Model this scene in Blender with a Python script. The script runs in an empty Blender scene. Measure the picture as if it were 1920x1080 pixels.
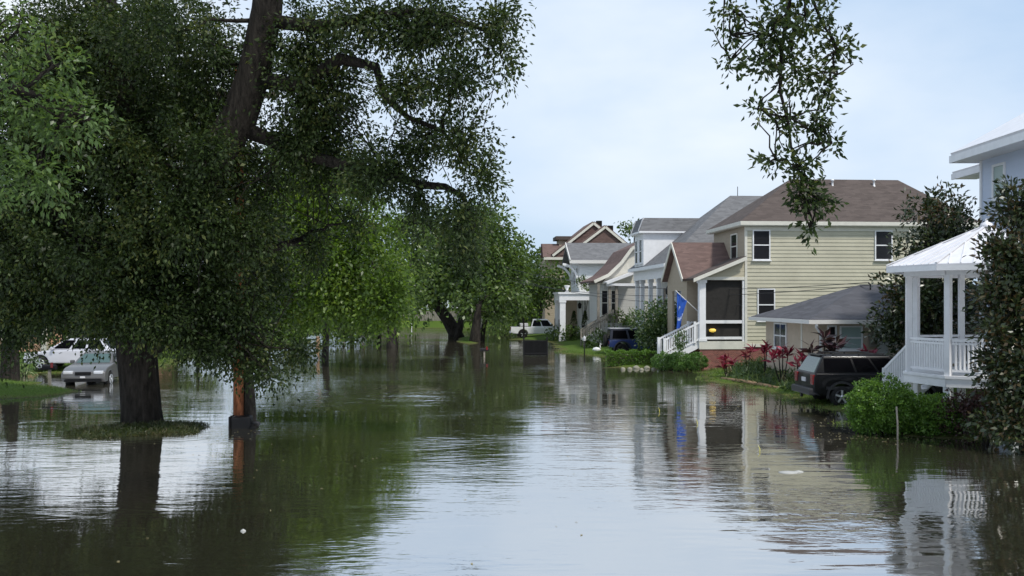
import bpy, bmesh, math, random
import numpy as np
from mathutils import Vector, Matrix
C = bpy.context.scene
COL = C.collection
R = math.radians
F, HY, CH = 1700.0, 564.0, 3.64          # focal length in photo pixels, horizon row, eye height above the water

# ---------------------------------------------------------------- camera, world, sun, exposure
cam = bpy.data.cameras.new('camera'); camo = bpy.data.objects.new('camera', cam); COL.objects.link(camo)
camo.location = (0, 0, CH); camo.rotation_euler = (R(90), 0, 0)
cam.sensor_width = 36; cam.lens = F / 1920 * 36; cam.shift_y = 24 / 1920; cam.clip_end = 6000; cam.clip_start = .1
C.camera = camo
SUNV = Vector((.50, -.62, 0)).normalized() * math.cos(R(56)) + Vector((0, 0, math.sin(R(56))))
w = bpy.data.worlds.new('World'); C.world = w; w.use_nodes = True
nt = w.node_tree; nt.nodes.clear()
def nn(t, typ, **kw):
    n = t.nodes.new(typ)
    for k, v in kw.items(): setattr(n, k, v)
    return n
wo = nn(nt, 'ShaderNodeOutputWorld'); bg = nn(nt, 'ShaderNodeBackground')
sky = nn(nt, 'ShaderNodeTexSky', sky_type='NISHITA', sun_disc=False, sun_elevation=R(56), sun_rotation=math.atan2(.50, -.62))
sky.dust_density = 2.0; sky.air_density = 1.0
tc = nn(nt, 'ShaderNodeTexCoord'); mp = nn(nt, 'ShaderNodeMapping'); mp.inputs['Scale'].default_value = (1, 1, 2.2)
mp.inputs['Location'].default_value = (.35, .2, .1)
no = nn(nt, 'ShaderNodeTexNoise'); no.inputs['Scale'].default_value = 1.5; no.inputs['Detail'].default_value = 6; no.inputs['Roughness'].default_value = .5
cr = nn(nt, 'ShaderNodeValToRGB'); cr.color_ramp.elements[0].position = .36; cr.color_ramp.elements[1].position = .66
cr.color_ramp.elements[0].color = (.72, .72, .72, 1); cr.color_ramp.elements[1].color = (1, 1, 1, 1)
mx = nn(nt, 'ShaderNodeMix', data_type='RGBA'); cc = nn(nt, 'ShaderNodeMix', data_type='RGBA'); cc.inputs[6].default_value = (4.3, 5.6, 7.3, 1); cc.inputs[7].default_value = (6.6, 7.1, 7.7, 1); nt.links.new(cc.outputs[2], mx.inputs[7])
nt.links.new(tc.outputs['Generated'], mp.inputs[0]); nt.links.new(mp.outputs[0], no.inputs['Vector'])
nt.links.new(no.outputs['Fac'], cr.inputs[0]); mr0 = nn(nt, 'ShaderNodeMapRange'); mr0.inputs[1].default_value = .42; mr0.inputs[2].default_value = .68; nt.links.new(no.outputs['Fac'], mr0.inputs[0]); nt.links.new(mr0.outputs[0], cc.inputs[0]); nt.links.new(cr.outputs[0], mx.inputs[0])
nt.links.new(sky.outputs[0], mx.inputs[6]); nt.links.new(mx.outputs[2], bg.inputs[0]); nt.links.new(bg.outputs[0], wo.inputs[0])
bg.inputs[1].default_value = .102
sl = bpy.data.lights.new('sun', 'SUN'); sl.energy = 2.4; sl.angle = R(5); sl.color = (1, .955, .88)
so = bpy.data.objects.new('sun', sl); COL.objects.link(so); so.rotation_euler = SUNV.to_track_quat('Z', 'Y').to_euler()
so.location = SUNV * 60
C.view_settings.view_transform = 'Standard'; C.view_settings.look = 'None'; C.view_settings.gamma = 1; C.view_settings.exposure = .46

# ---------------------------------------------------------------- helpers
rng = np.random.default_rng(7); random.seed(7)
def P(px, py, Y): return Vector(((px - 960) / F * Y, Y, CH - (py - HY) / F * Y))
def G(px, py, z=0.0):
    Y = (CH - z) * F / (py - HY); return Vector(((px - 960) / F * Y, Y, z))

class MB:
    def __init__(s): s.v = []; s.f = []; s.m = []; s.mi = 0; s.sm = []
    def add(s, vs, fs, smooth=False):
        o = len(s.v); s.v += [tuple(v) for v in vs]; s.f += [tuple(i + o for i in f) for f in fs]; s.m += [s.mi] * len(fs); s.sm += [smooth] * len(fs); return s
    def box(s, x0, x1, y0, y1, z0, z1, M=None):
        vs = [Vector((x, y, z)) for z in (z0, z1) for y in (y0, y1) for x in (x0, x1)]
        if M is not None: vs = [M @ v for v in vs]
        return s.add(vs, [(0, 2, 3, 1), (4, 5, 7, 6), (0, 1, 5, 4), (2, 6, 7, 3), (0, 4, 6, 2), (1, 3, 7, 5)])
    def bar(s, a, b, wd, h):                       # rectangular bar from a to b
        a, b = Vector(a), Vector(b); d = b - a; q = d.to_track_quat('X', 'Z').to_matrix().to_4x4()
        return s.box(0, d.length, -wd / 2, wd / 2, -h / 2, h / 2, Matrix.Translation(a) @ q)
    def tube(s, pts, rad, n=8, cap=True, wob=0.0, smooth=True):
        pts = [Vector(p) for p in pts]; vs = []; up = Vector((.31, .17, .93))
        for i, p in enumerate(pts):
            d = (pts[min(i + 1, len(pts) - 1)] - pts[max(i - 1, 0)]).normalized()
            x = d.cross(up)
            if x.length < 1e-3: x = d.cross(Vector((1, 0, 0)))
            x.normalize(); y = d.cross(x).normalized(); r = rad[i] if hasattr(rad, '__len__') else rad
            for k in range(n):
                t = 2 * math.pi * k / n; rr = r * (1 + wob * (math.sin(3 * t + i * .6) * .6 + random.uniform(-.5, .5)))
                vs.append(p + x * math.cos(t) * rr + y * math.sin(t) * rr)
        fs = [(i * n + k, i * n + (k + 1) % n, (i + 1) * n + (k + 1) % n, (i + 1) * n + k) for i in range(len(pts) - 1) for k in range(n)]
        if cap: fs += [tuple(range(n - 1, -1, -1)), tuple((len(pts) - 1) * n + k for k in range(n))]
        return s.add(vs, fs, smooth)
    def poly(s, pts): return s.add(pts, [tuple(range(len(pts)))])
    def slab(s, pts, t):                           # a flat polygon thickened along its normal (pts are the top face)
        pts = [Vector(p) for p in pts]; nrm = (pts[1] - pts[0]).cross(pts[2] - pts[0]).normalized(); n = len(pts)
        lo = [p - nrm * t for p in pts]
        return s.add(pts + lo, [tuple(range(n)), tuple(range(2 * n - 1, n - 1, -1))] + [(i, i + n, (i + 1) % n + n, (i + 1) % n) for i in range(n)])
    def prism(s, pts, vec):
        pts = [Vector(p) for p in pts]; vec = Vector(vec); n = len(pts); hi = [p + vec for p in pts]
        return s.add(pts + hi, [tuple(range(n - 1, -1, -1)), tuple(range(n, 2 * n))] + [(i, (i + 1) % n, (i + 1) % n + n, i + n) for i in range(n)])
    def lathe(s, prof, n=12, c=(0, 0, 0), ax='z', smooth=True, cap=True):
        c = Vector(c); vs = []
        for r, h in prof:
            for k in range(n):
                t = 2 * math.pi * k / n; u, v = r * math.cos(t), r * math.sin(t)
                vs.append(c + (Vector((u, v, h)) if ax == 'z' else Vector((u, h, v)) if ax == 'y' else Vector((h, u, v))))
        fs = [(i * n + k, i * n + (k + 1) % n, (i + 1) * n + (k + 1) % n, (i + 1) * n + k) for i in range(len(prof) - 1) for k in range(n)]
        if cap: fs += [tuple(range(n)), tuple((len(prof) - 1) * n + k for k in range(n))]
        return s.add(vs, fs, smooth)
    def build(s, name, mats, parent=None, bev=0, seg=2, fixn=True):
        me = bpy.data.meshes.new(name); me.from_pydata(s.v, [], s.f); mats = mats if isinstance(mats, (list, tuple)) else [mats]
        for m in mats: me.materials.append(m)
        for p, mi, sm in zip(me.polygons, s.m, s.sm): p.material_index = mi; p.use_smooth = sm
        if fixn or bev:
            bm = bmesh.new(); bm.from_mesh(me)
            if bev:
                bmesh.ops.remove_doubles(bm, verts=bm.verts, dist=1e-5)
                es = [e for e in bm.edges if len(e.link_faces) == 2 and e.calc_face_angle(0) > R(25)]
                bmesh.ops.bevel(bm, geom=es, offset=bev, segments=seg, affect='EDGES', profile=.6, clamp_overlap=True)
            bmesh.ops.recalc_face_normals(bm, faces=bm.faces); bm.to_mesh(me); bm.free()
        return link(name, me, parent)
def link(name, me, parent=None):
    o = bpy.data.objects.new(name, me); COL.objects.link(o)
    if parent is not None: o.parent = parent
    return o
def tag(o, label=None, cat=None, group=None, kind=None):
    for k, v in (('label', label), ('category', cat), ('group', group), ('kind', kind)):
        if v: o[k] = v
    return o
def thing(name, label, cat, loc=(0, 0, 0), rz=0, group=None):
    o = link(name, None); o.location = loc; o.rotation_euler = (0, 0, rz); o.empty_display_size = .3
    return tag(o, label, cat, group)
def dup(root, loc, rz=None, label=None):
    r = root.copy(); COL.objects.link(r); r.location = loc
    if rz is not None: r.rotation_euler = (0, 0, rz)
    if label: r['label'] = label
    for ch in list(root.children):
        c = ch.copy(); COL.objects.link(c); c.parent = r
        for g in ch.children:
            d = g.copy(); COL.objects.link(d); d.parent = c
    return r

# ---------------------------------------------------------------- materials
def mat(name, col, rough=.6, spec=.4, metal=0, var=0.0, vscale=6, bump=0.0, bscale=30, coat=0, emit=None):
    m = bpy.data.materials.new(name); m.use_nodes = True; t = m.node_tree; b = t.nodes['Principled BSDF']
    b.inputs['Roughness'].default_value = rough; b.inputs['Specular IOR Level'].default_value = spec; b.inputs['Metallic'].default_value = metal
    b.inputs['Base Color'].default_value = (*col, 1); b.inputs['Coat Weight'].default_value = coat; b.inputs['Coat Roughness'].default_value = .03
    tcn = nn(t, 'ShaderNodeTexCoord')
    if var:
        n = nn(t, 'ShaderNodeTexNoise'); n.inputs['Scale'].default_value = vscale; n.inputs['Detail'].default_value = 8; n.inputs['Roughness'].default_value = .65
        t.links.new(tcn.outputs['Object'], n.inputs['Vector'])
        h = nn(t, 'ShaderNodeMix', data_type='RGBA'); h.inputs[6].default_value = (*[c * (1 - var) for c in col], 1); h.inputs[7].default_value = (*[min(1, c * (1 + var)) for c in col], 1)
        rr = nn(t, 'ShaderNodeMapRange'); rr.inputs[1].default_value = .3; rr.inputs[2].default_value = .7
        t.links.new(n.outputs['Fac'], rr.inputs[0]); t.links.new(rr.outputs[0], h.inputs[0]); t.links.new(h.outputs[2], b.inputs['Base Color'])
    if bump:
        n2 = nn(t, 'ShaderNodeTexNoise'); n2.inputs['Scale'].default_value = bscale; n2.inputs['Detail'].default_value = 5
        t.links.new(tcn.outputs['Object'], n2.inputs['Vector'])
        bp = nn(t, 'ShaderNodeBump'); bp.inputs['Strength'].default_value = bump; bp.inputs['Distance'].default_value = .03
        t.links.new(n2.outputs['Fac'], bp.inputs['Height']); t.links.new(bp.outputs[0], b.inputs['Normal'])
    if emit: b.inputs['Emission Color'].default_value = (*emit, 1); b.inputs['Emission Strength'].default_value = 1
    return m
def banded(m, period, depth=.02, axis=2, strength=.8):
    """lap siding / shingle courses: a saw-tooth bump along one object axis"""
    t = m.node_tree; b = t.nodes['Principled BSDF']; tcn = nn(t, 'ShaderNodeTexCoord'); sx = nn(t, 'ShaderNodeSeparateXYZ')
    t.links.new(tcn.outputs['Object'], sx.inputs[0]); d = nn(t, 'ShaderNodeMath', operation='DIVIDE'); d.inputs[1].default_value = period
    fr = nn(t, 'ShaderNodeMath', operation='FRACT'); iv = nn(t, 'ShaderNodeMath', operation='SUBTRACT'); iv.inputs[0].default_value = 1
    t.links.new(sx.outputs[axis], d.inputs[0]); t.links.new(d.outputs[0], fr.inputs[0]); t.links.new(fr.outputs[0], iv.inputs[1])
    bp = nn(t, 'ShaderNodeBump'); bp.inputs['Strength'].default_value = strength; bp.inputs['Distance'].default_value = depth
    t.links.new(iv.outputs[0], bp.inputs['Height']); t.links.new(bp.outputs[0], b.inputs['Normal']); return m
def shingle(name, col):
    m = mat(name, col, .9, .2); t = m.node_tree; b = t.nodes['Principled BSDF']; tcn = nn(t, 'ShaderNodeTexCoord')
    mpn = nn(t, 'ShaderNodeMapping'); mpn.inputs['Scale'].default_value = (1.1, 1.1, 4.2); t.links.new(tcn.outputs['Object'], mpn.inputs[0])
    v = nn(t, 'ShaderNodeTexVoronoi'); v.inputs['Scale'].default_value = 2.2; t.links.new(mpn.outputs[0], v.inputs['Vector'])
    n = nn(t, 'ShaderNodeTexNoise'); n.inputs['Scale'].default_value = .9; n.inputs['Detail'].default_value = 9; n.inputs['Roughness'].default_value = .7
    t.links.new(tcn.outputs['Object'], n.inputs['Vector']); sp = nn(t, 'ShaderNodeSeparateColor'); t.links.new(v.outputs['Color'], sp.inputs[0])
    ad = nn(t, 'ShaderNodeMath', operation='ADD'); t.links.new(sp.outputs[0], ad.inputs[0]); t.links.new(n.outputs['Fac'], ad.inputs[1])
    mr = nn(t, 'ShaderNodeMapRange'); mr.inputs[1].default_value = .3; mr.inputs[2].default_value = 1.7; t.links.new(ad.outputs[0], mr.inputs[0])
    h = nn(t, 'ShaderNodeMix', data_type='RGBA'); h.inputs[6].default_value = (*[c * .78 for c in col], 1); h.inputs[7].default_value = (*[c * 1.22 for c in col], 1)
    t.links.new(mr.outputs[0], h.inputs[0]); t.links.new(h.outputs[2], b.inputs['Base Color']); return banded(m, .14, .02, 2, .5)
def leafmat(name, c1, c2, c3=None, trans=.3, rough=.42, spec=.45, ty=(1.5, 1.5, .5)):
    m = bpy.data.materials.new(name); m.use_nodes = True; t = m.node_tree; b = t.nodes['Principled BSDF']; out = t.nodes['Material Output']
    g = nn(t, 'ShaderNodeNewGeometry'); rp = nn(t, 'ShaderNodeValToRGB'); e = rp.color_ramp.elements
    e[0].color = (*c1, 1); e[1].color = (*c2, 1); e[1].position = .85
    if c3: x = rp.color_ramp.elements.new(.97); x.color = (*c3, 1)
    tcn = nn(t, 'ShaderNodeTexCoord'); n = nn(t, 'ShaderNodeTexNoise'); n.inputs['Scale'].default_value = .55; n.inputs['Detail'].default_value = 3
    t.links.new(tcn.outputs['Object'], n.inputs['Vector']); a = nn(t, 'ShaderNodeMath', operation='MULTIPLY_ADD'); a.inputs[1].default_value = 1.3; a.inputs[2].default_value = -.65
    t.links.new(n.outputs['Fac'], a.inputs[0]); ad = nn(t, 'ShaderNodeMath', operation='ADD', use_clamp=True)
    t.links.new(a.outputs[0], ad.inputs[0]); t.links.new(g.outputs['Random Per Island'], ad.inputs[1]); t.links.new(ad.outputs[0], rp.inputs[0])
    t.links.new(rp.outputs[0], b.inputs['Base Color']); b.inputs['Roughness'].default_value = rough; b.inputs['Specular IOR Level'].default_value = spec
    tr = nn(t, 'ShaderNodeBsdfTranslucent'); ml = nn(t, 'ShaderNodeMix', data_type='RGBA', blend_type='MULTIPLY'); ml.inputs[0].default_value = 1
    ml.inputs[7].default_value = (*ty, 1); t.links.new(rp.outputs[0], ml.inputs[6]); t.links.new(ml.outputs[2], tr.inputs[0])
    ms = nn(t, 'ShaderNodeMixShader'); ms.inputs[0].default_value = trans; t.links.new(b.outputs[0], ms.inputs[1]); t.links.new(tr.outputs[0], ms.inputs[2]); t.links.new(ms.outputs[0], out.inputs[0])
    return m
def barkmat(name, col):
    m = mat(name, col, .95, .15); t = m.node_tree; b = t.nodes['Principled BSDF']; tcn = nn(t, 'ShaderNodeTexCoord')
    mpn = nn(t, 'ShaderNodeMapping'); mpn.inputs['Scale'].default_value = (5.5, 5.5, 1.2); t.links.new(tcn.outputs['Object'], mpn.inputs[0])
    n = nn(t, 'ShaderNodeTexNoise'); n.inputs['Scale'].default_value = 1.6; n.inputs['Detail'].default_value = 8; n.inputs['Roughness'].default_value = .7; t.links.new(mpn.outputs[0], n.inputs['Vector'])
    mr = nn(t, 'ShaderNodeMapRange'); mr.inputs[1].default_value = .35; mr.inputs[2].default_value = .66; t.links.new(n.outputs['Fac'], mr.inputs[0])
    h = nn(t, 'ShaderNodeMix', data_type='RGBA'); h.inputs[6].default_value = (*[c * .35 for c in col], 1); h.inputs[7].default_value = (*[c * 1.5 for c in col], 1)
    t.links.new(mr.outputs[0], h.inputs[0]); t.links.new(h.outputs[2], b.inputs['Base Color'])
    bp = nn(t, 'ShaderNodeBump'); bp.inputs['Strength'].default_value = 1; bp.inputs['Distance'].default_value = .16; t.links.new(n.outputs['Fac'], bp.inputs['Height']); t.links.new(bp.outputs[0], b.inputs['Normal'])
    return m
def glassmat(name, col=(.02, .025, .03), rough=.06, spec=.6): return mat(name, col, rough, spec)
M = {}
M['white'] = mat('white_paint', (.74, .74, .75), .5, .4, var=.07, vscale=3)
M['cream'] = mat('cream_trim', (.62, .60, .53), .55, .35, var=.08, vscale=3)
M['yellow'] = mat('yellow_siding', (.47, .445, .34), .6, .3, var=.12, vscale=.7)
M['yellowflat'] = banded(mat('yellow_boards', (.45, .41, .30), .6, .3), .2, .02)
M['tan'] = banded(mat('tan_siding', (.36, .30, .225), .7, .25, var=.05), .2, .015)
M['beige'] = mat('beige_stucco', (.50, .41, .32), .8, .2, var=.08, vscale=2, bump=.2)
M['greywall'] = banded(mat('grey_siding', (.44, .44, .42), .65, .3), .2, .015)
M['whiteside'] = banded(mat('white_siding', (.74, .75, .76), .55, .35), .16, .012)
M['bluewall'] = banded(mat('pale_blue_siding', (.52, .58, .70), .55, .3), .22, .02)
M['peach'] = mat('peach_stucco', (.60, .36, .24), .8, .2, var=.06)
M['brick'] = mat('brick', (.23, .09, .07), .9, .2)
t = M['brick'].node_tree; bt = nn(t, 'ShaderNodeTexBrick'); tcx = nn(t, 'ShaderNodeTexCoord'); mpx = nn(t, 'ShaderNodeMapping'); mpx.inputs['Rotation'].default_value = (R(90), 0, 0)
bt.inputs['Scale'].default_value = 4; bt.inputs['Color1'].default_value = (.26, .095, .075, 1); bt.inputs['Color2'].default_value = (.16, .06, .05, 1); bt.inputs['Mortar'].default_value = (.3, .25, .22, 1); bt.inputs['Mortar Size'].default_value = .012
t.links.new(tcx.outputs['Object'], mpx.inputs[0]); t.links.new(mpx.outputs[0], bt.inputs['Vector']); t.links.new(bt.outputs[0], t.nodes['Principled BSDF'].inputs['Base Color'])
M['roof_brown'] = shingle('brown_shingles', (.088, .070, .063)); M['roof_redbrown'] = shingle('red_brown_shingles', (.135, .090, .080)); M['roof_grey'] = shingle('grey_shingles', (.14, .14, .145))
M['roof_dark'] = shingle('dark_grey_shingles', (.08, .08, .09))
M['metalroof'] = mat('white_metal_roof', (.70, .69, .71), .42, .4, .15, var=.08, vscale=2)
M['glass'] = glassmat('window_glass', (.016, .016, .018), .1, .35); M['screen'] = mat('porch_screen', (.028, .026, .024), .7, .2, var=.2)
M['blind'] = mat('window_blind', (.33, .42, .40), .4, .5); M['dark'] = mat('dark_void', (.015, .014, .013), .9, .1)
M['gutter'] = mat('gutter_white', (.62, .6, .57), .45, .4)
M['bark'] = barkmat('oak_bark', (.030, .026, .022)); M['bark2'] = barkmat('grey_bark', (.045, .040, .034)); M['wood'] = barkmat('orange_pole_wood', (.38, .145, .07))
M['wood_grey'] = mat('grey_wood', (.22, .2, .17), .9, .2, var=.3, vscale=4); M['log'] = mat('log_wood', (.26, .17, .1), .9, .2, var=.35, vscale=5)
M['black'] = mat('black_plastic', (.004, .004, .005), .5, .25); M['tyre'] = mat('tyre_rubber', (.018, .018, .018), .85, .2); M['rim'] = mat('alloy_rim', (.55, .56, .58), .3, .6, .7)
M['carblack'] = mat('black_car_paint', (.004, .004, .005), .35, .2, coat=.22); M['carwhite'] = mat('white_car_paint', (.74, .75, .76), .3, .5, coat=.5); M['carsilver'] = mat('silver_car_paint', (.11, .108, .108), .35, .4, .2, coat=.35)
M['carpale'] = mat('pale_silver_car_paint', (.60, .60, .65), .32, .5, .2, coat=.6); M['carblue'] = mat('navy_car_paint', (.018, .035, .13), .3, .5, coat=.6); M['softtop'] = mat('black_soft_top', (.03, .034, .05), .7, .3)
M['trimgrey'] = mat('grey_plastic_trim', (.028, .028, .03), .5, .4); M['lampred'] = mat('tail_lamp_red', (.16, .012, .012), .15, .6); M['lampclear'] = mat('headlamp_clear', (.62, .63, .66), .12, .7, .2)
M['chrome'] = mat('chrome', (.6, .6, .62), .15, .6, 1); M['plate'] = mat('number_plate', (.5, .5, .52), .4, .4); M['carglass'] = glassmat('car_glass', (.003, .003, .004), .1, .06)
M['windscreen'] = glassmat('windscreen_glass', (.05, .09, .08), .05, .8)
M['flag'] = mat('blue_flag_cloth', (.03, .10, .42), .75, .2, var=.15, vscale=3); M['flagmark'] = mat('pale_flag_print', (.45, .52, .65), .75, .2)
M['rock'] = mat('pale_stone', (.24, .23, .18), .9, .2, var=.25, vscale=5, bump=.5, bscale=8); M['lamp'] = mat('hanging_lamp', (.9, .6, .15), .4, .3, emit=(.30, .20, .02))
M['litter'] = mat('floating_litter', (.36, .36, .34), .5, .4); M['yellowstick'] = mat('yellow_stick', (.62, .55, .12), .6, .3); M['concrete'] = mat('concrete', (.36, .35, .32), .9, .2, var=.15)
M['wire'] = mat('cable', (.03, .03, .032), .6, .3); M['bluewhite'] = mat('far_white_wall', (.62, .68, .74), .6, .3)
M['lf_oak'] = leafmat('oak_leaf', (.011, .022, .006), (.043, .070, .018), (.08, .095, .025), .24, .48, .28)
M['lf_oak_lit'] = leafmat('sunlit_oak_leaf', (.045, .085, .025), (.10, .165, .05), (.15, .21, .06), .35)  # paler copy of the oak leaf, sunlight put into its colour
M['lf_green'] = leafmat('bright_leaf', (.045, .085, .016), (.105, .175, .026), (.17, .24, .04), .48)
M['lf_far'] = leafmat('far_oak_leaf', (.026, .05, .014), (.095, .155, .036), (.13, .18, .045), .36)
M['lf_mag'] = leafmat('magnolia_leaf', (.014, .026, .010), (.045, .062, .022), (.085, .058, .026), .1, .3, .5)
M['lf_bush'] = leafmat('bush_leaf', (.045, .10, .014), (.10, .20, .03), (.16, .27, .05), .35)
M['lf_hedge'] = leafmat('hedge_leaf', (.05, .11, .025), (.11, .21, .05), None, .3)
M['lf_purple'] = leafmat('purple_leaf', (.035, .02, .02), (.07, .03, .03), None, .2); M['lf_ti'] = leafmat('red_ti_leaf', (.10, .010, .022), (.30, .028, .062), (.42, .08, .10), .25, ty=(1.3, .8, .8))
M['lf_tidark'] = leafmat('dark_ti_leaf', (.03, .022, .03), (.075, .03, .04), None, .15); M['lf_pale'] = leafmat('pale_shrub_leaf', (.04, .08, .028), (.11, .18, .06), (.35, .4, .25), .32)
M['lf_shaded_grass'] = leafmat('shaded_dry_grass', (.03, .045, .014), (.06, .075, .024), (.12, .1, .05), .2)  # grass colour darkened for the shade under the oak, some blades dry
M['lf_cover'] = leafmat('cover_leaf', (.035, .07, .025), (.09, .14, .05), (.2, .24, .1), .3); M['lf_palm'] = leafmat('palm_leaf', (.04, .06, .02), (.09, .11, .04), None, .25)
M['lf_straw'] = leafmat('dry_leaf', (.2, .17, .1), (.34, .3, .2), None, .2)
M['grass'] = leafmat('grass_blade', (.055, .10, .016), (.10, .17, .025), (.16, .19, .05), .3)

# ground sheet: grass above the water line, mud near and below it
mg = mat('ground_grass', (.1, .16, .03), .95, .1); t = mg.node_tree; b = t.nodes['Principled BSDF']; g = nn(t, 'ShaderNodeNewGeometry'); sx = nn(t, 'ShaderNodeSeparateXYZ'); t.links.new(g.outputs['Position'], sx.inputs[0])
n = nn(t, 'ShaderNodeTexNoise'); n.inputs['Scale'].default_value = .6; n.inputs['Detail'].default_value = 9; n.inputs['Roughness'].default_value = .7; t.links.new(g.outputs['Position'], n.inputs['Vector'])
ma = nn(t, 'ShaderNodeMath', operation='MULTIPLY_ADD'); ma.inputs[1].default_value = .16; t.links.new(n.outputs['Fac'], ma.inputs[0]); t.links.new(sx.outputs[2], ma.inputs[2])
rp = nn(t, 'ShaderNodeValToRGB'); e = rp.color_ramp.elements; e[0].position = .07; e[0].color = (.035, .03, .018, 1); e[1].position = .16; e[1].color = (.068, .112, .018, 1); x = e.new(.11); x.color = (.09, .10, .03, 1)
t.links.new(ma.outputs[0], rp.inputs[0]); n2 = nn(t, 'ShaderNodeTexNoise'); n2.inputs['Scale'].default_value = 14; n2.inputs['Detail'].default_value = 6; t.links.new(g.outputs['Position'], n2.inputs['Vector'])
hs = nn(t, 'ShaderNodeMix', data_type='RGBA', blend_type='OVERLAY'); hs.inputs[0].default_value = .7; t.links.new(rp.outputs[0], hs.inputs[6]); t.links.new(n2.outputs['Fac'], hs.inputs[7]); t.links.new(hs.outputs[2], b.inputs['Base Color'])
bp = nn(t, 'ShaderNodeBump'); bp.inputs['Strength'].default_value = .6; bp.inputs['Distance'].default_value = .06; t.links.new(n2.outputs['Fac'], bp.inputs['Height']); t.links.new(bp.outputs[0], b.inputs['Normal'])
M['ground'] = mg

# flood water: murky body, mirror surface, ripples drawn out across the view with calmer and rougher patches
mw = bpy.data.materials.new('flood_water'); mw.use_nodes = True; t = mw.node_tree; b = t.nodes['Principled BSDF']
b.inputs['Base Color'].default_value = (.036, .033, .022, 1); b.inputs['Roughness'].default_value = .035; b.inputs['IOR'].default_value = 3.9; b.inputs['Specular IOR Level'].default_value = 1.0
g = nn(t, 'ShaderNodeNewGeometry')
def wnoise(sc, scale, detail, rough=.5):
    mpn = nn(t, 'ShaderNodeMapping'); mpn.inputs['Scale'].default_value = sc; t.links.new(g.outputs['Position'], mpn.inputs[0])
    n = nn(t, 'ShaderNodeTexNoise'); n.inputs['Scale'].default_value = scale; n.inputs['Detail'].default_value = detail; n.inputs['Roughness'].default_value = rough; n.inputs['Distortion'].default_value = .3
    t.links.new(mpn.outputs[0], n.inputs['Vector']); return n
fine = wnoise((.35, 1, 1), 5.5, 3); swell = wnoise((.28, 1, 1), 1.6, 2); patch = wnoise((.10, .16, 1), 1.0, 4, .6)
pr = nn(t, 'ShaderNodeMapRange'); pr.inputs[1].default_value = .46; pr.inputs[2].default_value = .64; pr.inputs[3].default_value = .14; pr.inputs[4].default_value = 1.5; t.links.new(patch.outputs['Fac'], pr.inputs[0])
m1 = nn(t, 'ShaderNodeMath', operation='MULTIPLY'); 
acc = pr.outputs[0]
for (cx, cy, rx, ry, amp) in ((-5.2, 35.5, 3.6, 5.0, 2.2), (5.6, 15.0, 2.6, 2.2, 1.6), (-2.0, 14.5, .9, 2.4, 1.4), (3.5, 22.0, 3.0, 3.0, .7), (-14, 18, 5, 4, .8)):
    vs_ = nn(t, 'ShaderNodeVectorMath', operation='SUBTRACT'); vs_.inputs[1].default_value = (cx, cy, 0); t.links.new(g.outputs['Position'], vs_.inputs[0])
    vm = nn(t, 'ShaderNodeVectorMath', operation='MULTIPLY'); vm.inputs[1].default_value = (1 / rx, 1 / ry, 0); t.links.new(vs_.outputs[0], vm.inputs[0])
    vl = nn(t, 'ShaderNodeVectorMath', operation='LENGTH'); t.links.new(vm.outputs[0], vl.inputs[0])
    mr = nn(t, 'ShaderNodeMapRange'); mr.inputs[1].default_value = 0; mr.inputs[2].default_value = 1; mr.inputs[3].default_value = amp; mr.inputs[4].default_value = 0; t.links.new(vl.outputs['Value'], mr.inputs[0])
    mm = nn(t, 'ShaderNodeMath', operation='MULTIPLY_ADD'); t.links.new(mr.outputs[0], mm.inputs[0]); t.links.new(patch.outputs['Fac'], mm.inputs[1]); t.links.new(acc, mm.inputs[2]); acc = mm.outputs[0]
t.links.new(fine.outputs['Fac'], m1.inputs[0]); t.links.new(acc, m1.inputs[1])
m2 = nn(t, 'ShaderNodeMath', operation='MULTIPLY_ADD'); m2.inputs[1].default_value = .9; t.links.new(swell.outputs['Fac'], m2.inputs[0]); t.links.new(m1.outputs[0], m2.inputs[2])
gust = wnoise((.45, .55, 1), 1.5, 4, .6); gs = None
for (cx, cy, rx, ry, amp) in ((-5.0, 34.5, 3.6, 4.6, 20), (-6.2, 45, 5, 5, 3), (4.4, 27, 2.2, 2.2, 2.4), (6.0, 15.2, 2.4, 2.0, 3.0), (-2.2, 14, 1.0, 2.2, 2.2)):
    vs_ = nn(t, 'ShaderNodeVectorMath', operation='SUBTRACT'); vs_.inputs[1].default_value = (cx, cy, 0); t.links.new(g.outputs['Position'], vs_.inputs[0])
    vm = nn(t, 'ShaderNodeVectorMath', operation='MULTIPLY'); vm.inputs[1].default_value = (1 / rx, 1 / ry, 0); t.links.new(vs_.outputs[0], vm.inputs[0])
    vl = nn(t, 'ShaderNodeVectorMath', operation='LENGTH'); t.links.new(vm.outputs[0], vl.inputs[0])
    mr = nn(t, 'ShaderNodeMapRange'); mr.inputs[1].default_value = .2; mr.inputs[2].default_value = 1; mr.inputs[3].default_value = amp; mr.inputs[4].default_value = 0; t.links.new(vl.outputs['Value'], mr.inputs[0])
    mm = nn(t, 'ShaderNodeMath', operation='MULTIPLY_ADD'); t.links.new(mr.outputs[0], mm.inputs[0]); t.links.new(gust.outputs['Fac'], mm.inputs[1]); t.links.new(gs or m2.outputs[0], mm.inputs[2]); gs = mm.outputs[0]
bp = nn(t, 'ShaderNodeBump'); bp.inputs['Strength'].default_value = 1.0; bp.inputs['Distance'].default_value = .010; t.links.new(gs, bp.inputs['Height']); t.links.new(bp.outputs[0], b.inputs['Normal'])
M['water'] = mw

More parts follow.
